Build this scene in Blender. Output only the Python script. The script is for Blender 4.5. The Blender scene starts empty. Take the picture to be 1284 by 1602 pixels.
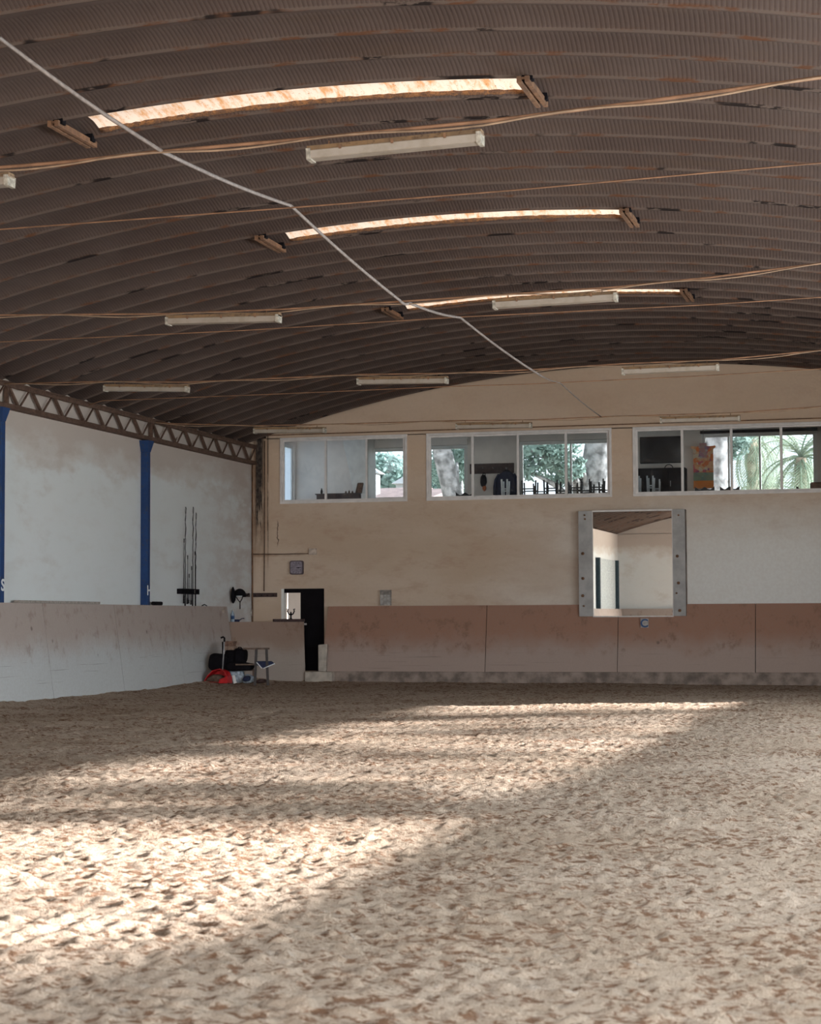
import bpy, bmesh, math, random
import numpy as np
from mathutils import Vector, Matrix
PI = math.pi
random.seed(7)
SC = bpy.context.scene
COL = SC.collection

# ------------------------------------------------------------------ camera
F_PX, EYE, YAW, PITCH, ROLL = 3000.0, 1.5, 0.263069954, 0.05681987, 0.0045
_F = np.array([-math.sin(YAW)*math.cos(PITCH), math.cos(YAW)*math.cos(PITCH), math.sin(PITCH)])
_R0 = np.array([math.cos(YAW), math.sin(YAW), 0.0]); _U0 = np.cross(_R0, _F)
_R = math.cos(ROLL)*_R0 - math.sin(ROLL)*_U0
_U = math.sin(ROLL)*_R0 + math.cos(ROLL)*_U0
cam_data = bpy.data.cameras.new('camera'); cam = bpy.data.objects.new('camera', cam_data); COL.objects.link(cam)
cam.matrix_world = Matrix(((_R[0], _U[0], -_F[0], 0), (_R[1], _U[1], -_F[1], 0), (_R[2], _U[2], -_F[2], EYE), (0, 0, 0, 1)))
cam_data.sensor_fit = 'VERTICAL'; cam_data.sensor_height = 36.0
cam_data.lens = F_PX/1602.0*36.0
cam_data.clip_end = 600; cam_data.clip_start = 0.05
cam_data.dof.use_dof = True; cam_data.dof.focus_distance = 30.0; cam_data.dof.aperture_fstop = 5.0
SC.camera = cam

def at(x, y, Y=None, X=None, Z=None):
    """point of the real plane Y=, X= or Z= that the photo shows at pixel x, y"""
    d = _F*F_PX + _R*(x-642.0) + _U*(801.0-y)
    t = Y/d[1] if Y is not None else (X/d[0] if X is not None else (Z-EYE)/d[2])
    return Vector((d[0]*t, d[1]*t, EYE+d[2]*t))

# ------------------------------------------------------------------ light
SUN_EL = math.radians(15.0)
SUN_DIR = Vector((-0.92*math.cos(SUN_EL), -0.39*math.cos(SUN_EL), -math.sin(SUN_EL))).normalized()
sd = bpy.data.lights.new('sun', 'SUN'); sun = bpy.data.objects.new('sun', sd); COL.objects.link(sun)
sd.energy = 14.5; sd.angle = math.radians(1.6); sd.color = (1.0, 0.975, 0.95)
sun.rotation_euler = SUN_DIR.to_track_quat('-Z', 'Y').to_euler(); sun.location = (40, 20, 25)
world = bpy.data.worlds.new('sky'); SC.world = world; world.use_nodes = True
wn = world.node_tree.nodes; bg = wn['Background']
bg.inputs[0].default_value = (0.90, 0.95, 1.0, 1); bg.inputs[1].default_value = 1.25
def daylight(name, loc, direction, sx, sy, energy, color):
    ld = bpy.data.lights.new(name, 'AREA'); ld.shape = 'RECTANGLE'; ld.size = sx; ld.size_y = sy
    ld.energy = energy; ld.color = color
    o = bpy.data.objects.new(name, ld); COL.objects.link(o); o.location = loc
    o.rotation_euler = Vector(direction).to_track_quat('-Z', 'Y').to_euler(); return o
# daylight through the long open side (out of frame, right) and the open gateway behind the camera
d1 = daylight('daylight_open_side', (3.25, 11, 2.7), (-1, 0, 0.0), 46, 1.5, 2050, (0.82, 0.93, 1.0))
d2 = daylight('daylight_gateway', (-6, -13.9, 3.0), (0, 1, 0.0), 9, 4.5, 1500, (1.0, 0.91, 0.82))
SC.view_settings.view_transform = 'Standard'; SC.view_settings.look = 'None'
SC.view_settings.gamma = 1.0; SC.view_settings.use_curve_mapping = False
SC.view_settings.exposure = 1.0
try:
    SC.cycles.max_bounces = 10; SC.cycles.diffuse_bounces = 6; SC.cycles.transparent_max_bounces = 24
    SC.cycles.sample_clamp_indirect = 4.0; SC.cycles.caustics_reflective = False; SC.cycles.caustics_refractive = False
except Exception: pass

# ------------------------------------------------------------------ node helpers
class NB:
    def __init__(s, name):
        s.m = bpy.data.materials.new(name); s.m.use_nodes = True
        s.t = s.m.node_tree; s.n = s.t.nodes; s.l = s.t.links
        s.b = s.n['Principled BSDF']; s.out = s.n['Material Output']; s._pos = None
    def node(s, typ, **kw):
        n = s.n.new(typ)
        for k, v in kw.items(): setattr(n, k, v)
        return n
    def put(s, sock, v):
        if isinstance(v, bpy.types.NodeSocket): s.l.new(v, sock)
        elif isinstance(v, (tuple, list)): sock.default_value = tuple(v)+((1,) if len(v) == 3 and sock.type == 'RGBA' else ())
        else: sock.default_value = v
    def pos(s):
        if s._pos is None: s._pos = s.node('ShaderNodeTexCoord').outputs['Object']
        return s._pos
    def xyz(s):
        n = s.node('ShaderNodeSeparateXYZ'); s.put(n.inputs[0], s.pos()); return n.outputs
    def map(s, scale=(1, 1, 1), loc=(0, 0, 0)):
        n = s.node('ShaderNodeMapping'); s.put(n.inputs['Vector'], s.pos())
        n.inputs['Scale'].default_value = scale; n.inputs['Location'].default_value = loc; return n.outputs[0]
    def noise(s, scale, detail=4, rough=0.55, vec=None, dist=0.0):
        n = s.node('ShaderNodeTexNoise'); s.put(n.inputs['Vector'], vec if vec is not None else s.pos())
        n.inputs['Scale'].default_value = scale; n.inputs['Detail'].default_value = detail
        n.inputs['Roughness'].default_value = rough; n.inputs['Distortion'].default_value = dist
        return n.outputs['Fac']
    def voro(s, scale, vec=None, feature='F1'):
        n = s.node('ShaderNodeTexVoronoi', feature=feature); s.put(n.inputs['Vector'], vec if vec is not None else s.pos())
        n.inputs['Scale'].default_value = scale; return n.outputs
    def math(s, op, a, b=0.0, c=None, clamp=False):
        n = s.node('ShaderNodeMath', operation=op, use_clamp=clamp); s.put(n.inputs[0], a); s.put(n.inputs[1], b)
        if c is not None: s.put(n.inputs[2], c)
        return n.outputs[0]
    def rng(s, v, a, b, c=0.0, d=1.0, smooth=True):
        n = s.node('ShaderNodeMapRange'); n.interpolation_type = 'SMOOTHSTEP' if smooth else 'LINEAR'
        s.put(n.inputs[0], v)
        for i, q in enumerate((a, b, c, d)): n.inputs[i+1].default_value = q
        return n.outputs[0]
    def mix(s, fac, a, b, mode='MIX'):
        n = s.node('ShaderNodeMix', data_type='RGBA', blend_type=mode)
        s.put(n.inputs[0], fac); s.put(n.inputs[6], a); s.put(n.inputs[7], b); return n.outputs[2]
    def bump(s, h, strength=0.3, dist=0.02):
        n = s.node('ShaderNodeBump'); n.inputs['Strength'].default_value = strength; n.inputs['Distance'].default_value = dist
        s.put(n.inputs['Height'], h); s.l.new(n.outputs[0], s.b.inputs['Normal'])
    def done(s, color, rough=0.8, metal=0.0, spec=None):
        s.put(s.b.inputs['Base Color'], color); s.put(s.b.inputs['Roughness'], rough); s.put(s.b.inputs['Metallic'], metal)
        if spec is not None: s.b.inputs['Specular IOR Level'].default_value = spec
        return s.m
def plain(name, col, rough=0.7, metal=0.0, var=0.18, scale=14.0, bump=0.0):
    q = NB(name); n = q.noise(scale, 4)
    dark = tuple(c*(1-var*1.6) for c in col); lite = tuple(min(1, c*(1+var)) for c in col)
    c = q.mix(q.rng(n, 0.3, 0.7), dark, lite)
    if bump: q.bump(n, bump, 0.01)
    return q.done(c, rough, metal)

M = {}
# plaster of the end wall
def wall_end_mat():
    q = NB('end_wall_plaster'); X, Y, Z = q.xyz()
    n1 = q.noise(0.55, 6, 0.6, q.map((0.6, 1, 1.6))); n2 = q.noise(2.3, 7, 0.65, q.map((0.7, 1, 1.6))); n3 = q.noise(14, 4)
    base = q.mix(q.rng(n1, 0.35, 0.65), (0.54, 0.40, 0.29), (0.61, 0.475, 0.365))
    base = q.mix(q.rng(n2, 0.48, 0.74, 0, 0.6), base, (0.45, 0.29, 0.20))
    # upper gable a warmer ochre
    zz = q.math('ADD', Z, q.math('MULTIPLY', n2, 0.9))
    base = q.mix(q.rng(zz, 4.6, 6.2, 0, 0.5), base, (0.72, 0.52, 0.37))
    base = q.mix(q.rng(q.math('ADD', X, q.math('MULTIPLY', n1, 5)), -9, -1.5, 0.0, 1.0), base, q.mix(q.rng(zz, 3.4, 5.4), (0.80, 0.78, 0.74), base))  # lower right paled in the colour for the light falling there
    # damp drips down the corner
    nd = q.noise(3.0, 6, 0.7, q.map((3.2, 1, 0.35)))
    def drip(xc, w, z0, z1, s):
        d = q.math('ABSOLUTE', q.math('SUBTRACT', X, xc)); m = q.rng(d, 0.0, w, 1, 0)
        m = q.math('MULTIPLY', m, q.rng(Z, z0, z1, 0, 1)); m = q.math('MULTIPLY', m, q.rng(nd, 0.36, 0.52, 0.2, 1))
        return q.math('MULTIPLY', m, s, clamp=True)
    base = q.mix(drip(-16.22, 0.34, 1.6, 5.0, 0.55), base, (0.30, 0.16, 0.08))
    base = q.mix(drip(-16.31, 0.20, 2.9, 4.6, 1.5), base, (0.022, 0.015, 0.012))
    base = q.mix(drip(-16.07, 0.035, 2.6, 3.6, 0.9), base, (0.05, 0.03, 0.02))
    base = q.mix(drip(-16.42, 0.05, 2.2, 4.2, 0.7), base, (0.20, 0.10, 0.05))
    # rust line under the cable box
    dz = q.math('ABSOLUTE', q.math('SUBTRACT', Z, 3.18)); m = q.math('MULTIPLY', q.rng(dz, 0.0, 0.07, 1, 0), q.rng(X, -15.0, -15.25, 0, 1))
    base = q.mix(q.math('MULTIPLY', m, q.rng(n2, .35, .6, .2, .8)), base, (0.25, 0.13, 0.07))
    # crack
    xc = q.math('ADD', X, q.math('MULTIPLY', q.noise(4, 3), 0.35)); d = q.math('ABSOLUTE', q.math('SUBTRACT', xc, -15.63))
    m = q.math('MULTIPLY', q.rng(d, 0.008, 0.02, 1, 0), q.math('MULTIPLY', q.rng(Z, 3.35, 3.5, 0, 1), q.rng(Z, 3.95, 4.1, 1, 0)))
    base = q.mix(m, base, (0.12, 0.07, 0.05))
    base = q.mix(q.rng(n3, 0.3, 0.7, 0, 0.12), base, (0.45, 0.34, 0.27))
    q.bump(q.math('ADD', n3, n2), 0.25, 0.015)
    return q.done(base, 0.92)
M['end'] = wall_end_mat()
def wall_left_mat():
    q = NB('left_wall_whitewash'); X, Y, Z = q.xyz()
    n1 = q.noise(0.5, 6, 0.6, q.map((1, 0.55, 1.3))); n2 = q.noise(1.7, 7, 0.65, q.map((1, 0.6, 1.6))); n3 = q.noise(16, 4)
    base = q.mix(q.rng(n2, 0.45, 0.8, 0, 0.35), (0.68, 0.685, 0.67), (0.57, 0.52, 0.47))
    edge = q.math('ADD', Z, q.math('MULTIPLY', q.math('SUBTRACT', n1, 0.5), 1.9))
    edge = q.math('ADD', edge, q.math('MULTIPLY', q.math('SUBTRACT', n2, 0.5), 0.6))
    base = q.mix(q.rng(edge, 4.60, 4.95, 0, 0.5), base, (0.52, 0.42, 0.35))
    base = q.mix(q.rng(edge, 4.95, 5.3, 0, 0.45), base, (0.43, 0.31, 0.24))
    yb = q.math('ADD', Y, q.math('MULTIPLY', n1, 3)); base = q.mix(q.math('MULTIPLY', q.rng(yb, 42.5, 46.5, 0, 0.5), q.rng(n2, 0.35, 0.6)), base, (0.50, 0.40, 0.36))
    base = q.mix(q.math('MULTIPLY', q.rng(n1, 0.52, 0.66), q.rng(n2, .42, .62, 0, .3)), base, (0.48, 0.41, 0.36))
    q.bump(q.math('ADD', n3, n2), 0.2, 0.015)
    return q.done(base, 0.92)
M['left'] = wall_left_mat()
M['plaster'] = plain('pale_room_plaster', (0.86, 0.79, 0.74), 0.9, 0, 0.06, 1.2)
M['outer'] = plain('outer_render', (0.6, 0.56, 0.5), 0.9, 0, 0.08, 1.0)
def ceil_mat():
    q = NB('arched_roof_steel'); uv = q.node('ShaderNodeUVMap').outputs[0]
    sp = q.node('ShaderNodeSeparateXYZ'); q.put(sp.inputs[0], uv); S, Tt = sp.outputs[0], sp.outputs[1]
    n1 = q.noise(0.35, 5, 0.6); n2 = q.noise(2.2, 6, 0.65, q.map((0.35, 1.4, 1))); n3 = q.noise(9, 5, 0.7, q.map((0.25, 1.2, 1)))
    base = q.mix(q.rng(n1, 0.35, 0.65), (0.074, 0.047, 0.039), (0.104, 0.071, 0.060))
    base = q.mix(q.rng(n2, 0.5, 0.75, 0, 0.4), base, (0.095, 0.058, 0.036))
    cr = q.math('FRACT', q.math('MULTIPLY', S, 20.0)); cr = q.math('ABSOLUTE', q.math('SUBTRACT', cr, 0.5))
    fr = q.math('FRACT', Tt); near = q.math('ABSOLUTE', q.math('SUBTRACT', fr, 0.5))    # .5 at a seam
    # crimps pressed across the webs either side of the seam
    web = q.math('MULTIPLY', q.rng(near, 0.03, 0.10, 0, 1), q.rng(near, 0.465, 0.48, 1, 0))
    base = q.mix(q.math('MULTIPLY', q.rng(cr, 0.0, 0.16, 1, 0), q.math('MULTIPLY', web, 0.35)), base, (0.20, 0.155, 0.125))
    base = q.mix(q.math('MULTIPLY', q.rng(near, 0.455, 0.475), q.rng(near, 0.485, 0.495, .4, 0)), base, (0.20, 0.15, 0.12))
    base = q.mix(q.rng(near, 0.488, 0.497, 0, .75), base, (0.035, 0.02, 0.015))
    rust = q.math('MULTIPLY', q.rng(near, 0.43, 0.48, 0, 1), q.rng(n3, 0.50, 0.64))
    base = q.mix(q.math('MULTIPLY', rust, 0.9), base, (0.12, 0.045, 0.018))
    n4 = q.noise(1.1, 3, 0.5, q.map((0.8, 1.3, 1)))
    hole = q.math('MULTIPLY', q.rng(near, 0.452, 0.475, 0, 1), q.math('MULTIPLY', q.rng(n4, 0.585, 0.62), q.rng(n3, 0.44, 0.50)))
    base = q.mix(hole, base, (0.012, 0.006, 0.005))
    q.bump(q.math('ADD', q.math('MULTIPLY', q.math('MULTIPLY', cr, web), 1.6), q.math('MULTIPLY', n3, 0.15)), 0.22, 0.02)
    return q.done(base, 0.62, 0.25)
M['roof'] = ceil_mat()
def sand_mat():
    q = NB('riding_sand'); a = q.node('ShaderNodeAttribute', attribute_name='cavity_dark').outputs['Fac']
    n1 = q.noise(26, 6, 0.7); n2 = q.noise(0.35, 4); n3 = q.noise(120, 3, 0.6); n4 = q.noise(7.5, 5, 0.65)
    base = q.mix(q.rng(n2, 0.35, 0.65), (0.60, 0.46, 0.345), (0.69, 0.545, 0.425))
    n5 = q.noise(20, 6, 0.72, q.map((0.8, 1.25, 1)))
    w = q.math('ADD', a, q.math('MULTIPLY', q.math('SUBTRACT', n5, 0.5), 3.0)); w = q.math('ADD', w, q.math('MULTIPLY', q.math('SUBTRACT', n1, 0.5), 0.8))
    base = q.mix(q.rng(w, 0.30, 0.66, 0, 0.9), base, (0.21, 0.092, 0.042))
    base = q.mix(q.rng(n4, 0.58, 0.72, 0, 0.5), base, (0.66, 0.59, 0.52))
    base = q.mix(q.rng(n3, 0.3, 0.7, 0, 0.35), base, (0.33, 0.215, 0.145))
    q.bump(q.math('ADD', n1, q.math('MULTIPLY', n3, 0.5)), 1.0, 0.045)
    return q.done(base, 0.97, 0, 0.15)
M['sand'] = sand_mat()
def kick_mat(name, red, pale, zmid, streak):
    q = NB(name); X, Y, Z = q.xyz()
    n1 = q.noise(0.9, 6, 0.65); n2 = q.noise(3.2, 7, 0.7, q.map((1, 1, 0.8))); n3 = q.noise(22, 4)
    zz = q.math('ADD', Z, q.math('MULTIPLY', q.math('SUBTRACT', n1, 0.5), 0.9))
    base = q.mix(q.rng(zz, zmid-0.35, zmid+0.35), pale, red)
    base = q.mix(q.math('MULTIPLY', q.rng(n2, 0.52, 0.70), q.rng(Z, 0.5, 1.0, 0, streak)), base, (0.20, 0.105, 0.065))
    lines = q.noise(6, 3, 0.5, q.map((0.12, 0.12, 9)))
    base = q.mix(q.math('MULTIPLY', q.rng(lines, 0.66, 0.70), q.math('MULTIPLY', q.rng(Z, 0.25, 0.35, 0, 0.5), q.rng(Z, 0.75, 0.95, 1, 0))), base, (0.16, 0.13, 0.12))
    sp = q.voro(1.3)['Distance']; base = q.mix(q.math('MULTIPLY', q.rng(sp, 0.05, 0.09, 0.7, 0), q.rng(Z, .7, .9)), base, (0.12, 0.08, 0.07))
    base = q.mix(q.rng(n3, 0.3, 0.7, 0, 0.15), base, (0.3, 0.24, 0.2))
    q.bump(q.math('ADD', n2, n3), 0.2, 0.01)
    return q.done(base, 0.85)
M['kick_left'] = kick_mat('left_kickboard_plywood', (0.42, 0.34, 0.30), (0.53, 0.53, 0.52), 1.0, 0.45)
M['kick_end'] = kick_mat('end_kickboard_plywood', (0.35, 0.185, 0.125), (0.42, 0.315, 0.27), 0.95, 0.7)
M['kick_low'] = kick_mat('low_kickboard_plywood', (0.30, 0.20, 0.15), (0.42, 0.34, 0.29), 0.85, 0.7)
M['concrete'] = plain('dirty_concrete', (0.29, 0.225, 0.19), 0.95, 0, 0.3, 3.0, 0.3)
M['stepwhite'] = plain('chalky_step_concrete', (0.48, 0.42, 0.36), 0.95, 0, 0.15, 5.0, 0.3)
def rust_mat(name, a, b, c, metal=0.2, sc=6):
    q = NB(name); n1 = q.noise(sc, 6, 0.65); n2 = q.noise(sc*4, 5, 0.7)
    col = q.mix(q.rng(n1, 0.4, 0.6), a, b); col = q.mix(q.rng(n2, 0.52, 0.66, 0, 0.85), col, c)
    q.bump(n2, 0.4, 0.01); return q.done(col, 0.8, metal)
M['rust'] = rust_mat('rusted_steel', (0.16, 0.085, 0.05), (0.27, 0.14, 0.075), (0.09, 0.04, 0.02))
M['truss'] = rust_mat('brown_primed_steel', (0.14, 0.08, 0.055), (0.10, 0.055, 0.038), (0.07, 0.033, 0.02))
M['rustbright'] = rust_mat('flaking_orange_rust', (0.34, 0.15, 0.055), (0.16, 0.08, 0.045), (0.05, 0.025, 0.015), 0.0, 14)
M['blue'] = rust_mat('scuffed_blue_paint', (0.008, 0.035, 0.12), (0.010, 0.045, 0.15), (0.03, 0.04, 0.07), 0.0, 3)
M['cable'] = plain('copper_brown_cable', (0.30, 0.155, 0.085), 0.7, 0, 0.2, 5)
M['cord'] = plain('tan_cord', (0.36, 0.235, 0.15), 0.8, 0, 0.15, 5)
M['rope'] = plain('grey_rope', (0.27, 0.225, 0.20), 0.9, 0, 0.15, 20)
M['alu'] = plain('pale_aluminium', (0.74, 0.69, 0.66), 0.55, 0.0, 0.06, 6)
M['white'] = plain('white_lacquer', (0.84, 0.83, 0.81), 0.5, 0, 0.05, 6)
M['letter'] = plain('white_letter_paint', (0.75, 0.75, 0.74), 0.6, 0, 0.05, 6)
M['black'] = plain('matt_black', (0.007, 0.006, 0.008), 0.85, 0, 0.2, 10); M['black'].node_tree.nodes['Principled BSDF'].inputs['Specular IOR Level'].default_value = 0.12
M['blackgloss'] = plain('black_screen', (0.006, 0.006, 0.009), 0.25, 0, 0.1, 10)
M['navy'] = plain('navy_cloth', (0.012, 0.018, 0.055), 0.85, 0, 0.25, 25)
M['darkwood'] = plain('dark_wood', (0.05, 0.024, 0.021), 0.6, 0, 0.3, 12)
M['wood'] = plain('worn_brown_wood', (0.13, 0.08, 0.055), 0.75, 0, 0.3, 12)
M['doorblack'] = plain('black_door_paint', (0.006, 0.0045, 0.006), 0.8, 0, 0.15, 3); M['doorblack'].node_tree.nodes['Principled BSDF'].inputs['Specular IOR Level'].default_value = 0.12
M['red'] = plain('red_plastic', (0.50, 0.012, 0.015), 0.4, 0, 0.15, 12)
M['steel'] = plain('dull_steel_tube', (0.40, 0.40, 0.42), 0.4, 0.6, 0.1, 12)
M['palechair'] = plain('pale_grey_chair_tone', (0.85, 0.87, 0.9), 0.5, 0, 0.05, 12)  # upturned stools: light on their legs put into the colour
M['chairblack'] = plain('black_chair_tone', (0.015, 0.016, 0.02), 0.5, 0, 0.1, 12)  # upturned chairs: backlit silhouette put into the colour; carved chairs simply dark
M['leather'] = plain('brown_leather', (0.24, 0.10, 0.05), 0.5, 0, 0.2, 12)
M['orange'] = plain('orange_cloth', (0.55, 0.14, 0.03), 0.8, 0, 0.2, 12)
M['plasticblue'] = plain('pale_blue_bag', (0.33, 0.38, 0.44), 0.6, 0, 0.3, 18)
M['cardboard'] = plain('brown_cardboard', (0.20, 0.11, 0.075), 0.85, 0, 0.3, 20)
M['bark'] = plain('grey_pine_bark', (0.27, 0.26, 0.255), 0.95, 0, 0.4, 4, 0.8)
M['trunkpalm'] = plain('palm_trunk_fibre', (0.42, 0.33, 0.25), 0.95, 0, 0.35, 5, 0.8)
def leaf_mat(name, a, b, tr=0.5):
    q = NB(name); n = q.noise(1.5, 4); c = q.mix(q.rng(n, .3, .7), a, b)
    q.done(c, 0.7)
    t = q.node('ShaderNodeBsdfTranslucent'); q.put(t.inputs[0], c)
    m = q.node('ShaderNodeMixShader'); m.inputs[0].default_value = tr
    q.l.new(q.b.outputs[0], m.inputs[1]); q.l.new(t.outputs[0], m.inputs[2]); q.l.new(m.outputs[0], q.out.inputs[0]); return q.m
M['pine'] = leaf_mat('pine_needles', (0.17, 0.25, 0.22), (0.28, 0.38, 0.33))  # leaf colours here and below paled: haze and glass glare painted in
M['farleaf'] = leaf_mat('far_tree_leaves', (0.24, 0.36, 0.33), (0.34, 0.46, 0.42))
M['palm'] = leaf_mat('palm_leaf', (0.28, 0.38, 0.29), (0.46, 0.50, 0.38))
M['tile'] = plain('faded_clay_tiles', (0.24, 0.165, 0.155), 0.9, 0, 0.2, 2)
M['housewhite'] = plain('white_house_render', (0.50, 0.50, 0.50), 0.9, 0, 0.03, 1)
M['ground'] = plain('dry_ground', (0.45, 0.40, 0.30), 0.95, 0, 0.2, 0.4)
def glass_mat(name='window_glass', tint=(0.95, 0.97, 0.97, 1)):
    q = NB(name); q.n.remove(q.b)
    t = q.node('ShaderNodeBsdfTransparent'); t.inputs[0].default_value = tint
    g = q.node('ShaderNodeBsdfGlossy'); g.inputs[0].default_value = (1, 1, 1, 1); g.inputs['Roughness'].default_value = 0.02
    d = q.node('ShaderNodeBsdfDiffuse'); d.inputs[0].default_value = (0.7, 0.75, 0.8, 1)
    fr = q.node('ShaderNodeFresnel'); fr.inputs[0].default_value = 1.45
    m1 = q.node('ShaderNodeMixShader'); q.l.new(fr.outputs[0], m1.inputs[0]); q.l.new(t.outputs[0], m1.inputs[1]); q.l.new(g.outputs[0], m1.inputs[2])
    dirt = q.rng(q.noise(3, 5, 0.6), 0.3, 0.8, 0.004, 0.03)
    m2 = q.node('ShaderNodeMixShader'); q.put(m2.inputs[0], dirt); q.l.new(m1.outputs[0], m2.inputs[1]); q.l.new(d.outputs[0], m2.inputs[2])
    q.l.new(m2.outputs[0], q.out.inputs[0]); return q.m
M['glass'] = glass_mat(); M['glass_outer'] = glass_mat('hazy_outer_glass', (0.87, 0.90, 0.93, 1))
def mirror_mat():
    q = NB('mirror_glass'); return q.done((0.74, 0.77, 0.76), 0.0, 1.0)
M['mirror'] = mirror_mat()
def sky_panel_mat(name, dirt):
    q = NB(name); q.n.remove(q.b); X, Y, Z = q.xyz()
    n1 = q.noise(5.0, 6, 0.75, q.map((1.7, 0.35, 1))); n2 = q.noise(22, 5, 0.7); n3 = q.noise(1.2, 3)
    col = q.mix(q.rng(n1, 0.44, 0.66, 0, 0.9), (0.29, 0.225, 0.175), (0.22, 0.10, 0.035))
    col = q.mix(q.rng(n2, 0.60, 0.70, 0, 0.85), col, (0.09, 0.03, 0.012))
    if dirt: col = q.mix(q.rng(q.math('ADD', X, n3), -5.9, -5.0, 0.80, 0), col, (0.05, 0.035, 0.02))
    t = q.node('ShaderNodeBsdfTranslucent'); q.put(t.inputs[0], col)
    d = q.node('ShaderNodeBsdfDiffuse'); q.put(d.inputs[0], col)
    m = q.node('ShaderNodeMixShader'); m.inputs[0].default_value = 0.25
    q.l.new(t.outputs[0], m.inputs[1]); q.l.new(d.outputs[0], m.inputs[2]); q.l.new(m.outputs[0], q.out.inputs[0]); return q.m
M['skylight'] = sky_panel_mat('stained_translucent_sheet', False)
M['skylight_dirty'] = sky_panel_mat('filthy_translucent_sheet', True)
def frosted_mat():
    q = NB('frosted_blue_glass'); q.n.remove(q.b); t = q.node('ShaderNodeBsdfTranslucent'); t.inputs[0].default_value = (0.42, 0.52, 0.66, 1)
    g = q.node('ShaderNodeBsdfDiffuse'); g.inputs[0].default_value = (0.45, 0.52, 0.62, 1); m = q.node('ShaderNodeMixShader'); m.inputs[0].default_value = .3
    q.l.new(t.outputs[0], m.inputs[1]); q.l.new(g.outputs[0], m.inputs[2]); q.l.new(m.outputs[0], q.out.inputs[0]); return q.m
M['frosted'] = frosted_mat()
def tapestry_mat():
    q = NB('woven_pattern_cloth'); X, Y, Z = q.xyz()
    v = q.node('ShaderNodeTexVoronoi'); q.put(v.inputs['Vector'], q.map((1, 1, 1))); v.inputs['Scale'].default_value = 13
    cr = q.node('ShaderNodeValToRGB'); sep = q.node('ShaderNodeSeparateColor'); q.l.new(v.outputs['Color'], sep.inputs[0]); q.l.new(sep.outputs[0], cr.inputs[0])
    e = cr.color_ramp; e.interpolation = 'CONSTANT'
    e.elements[0].color = (0.75, 0.20, 0.06, 1); e.elements[1].position = 0.25; e.elements[1].color = (0.70, 0.33, 0.16, 1)
    for p, c in ((0.45, (0.62, 0.13, 0.14, 1)), (0.62, (0.75, 0.42, 0.24, 1)), (0.8, (0.35, 0.12, 0.2, 1)), (0.9, (0.7, 0.55, 0.4, 1))):
        k = e.elements.new(p); k.color = c
    c = cr.outputs[0]
    hz = q.math('MULTIPLY', q.rng(Z, 0.20, 0.21), q.rng(Z, 0.42, 0.43, 1, 0)); c = q.mix(q.math('MULTIPLY', hz, .8), c, (0.13, 0.30, 0.22))
    c = q.mix(q.rng(Z, 0.20, 0.21, .9, 0), c, (0.85, 0.25, 0.02))
    bz = q.math('MULTIPLY', q.rng(q.math('ABSOLUTE', X), 0.08, 0.13, 1, 0), q.rng(Z, 0.78, 0.84)); c = q.mix(q.math('MULTIPLY', bz, .55), c, (0.30, 0.30, 0.40))
    return q.done(c, 0.9)
M['tapestry'] = tapestry_mat()
def lamp_mat():
    q = NB('dusty_lamp_diffuser'); n = q.noise(4, 5, 0.65); n2 = q.noise(14, 4)
    c = q.mix(q.rng(n, 0.42, 0.7, 0, 0.6), (0.32, 0.265, 0.215), (0.20, 0.155, 0.10)); c = q.mix(q.rng(n2, .6, .75, 0, .3), c, (0.22, 0.17, 0.1))
    return q.done(c, 0.45)
M['diffuser'] = lamp_mat()

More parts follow.
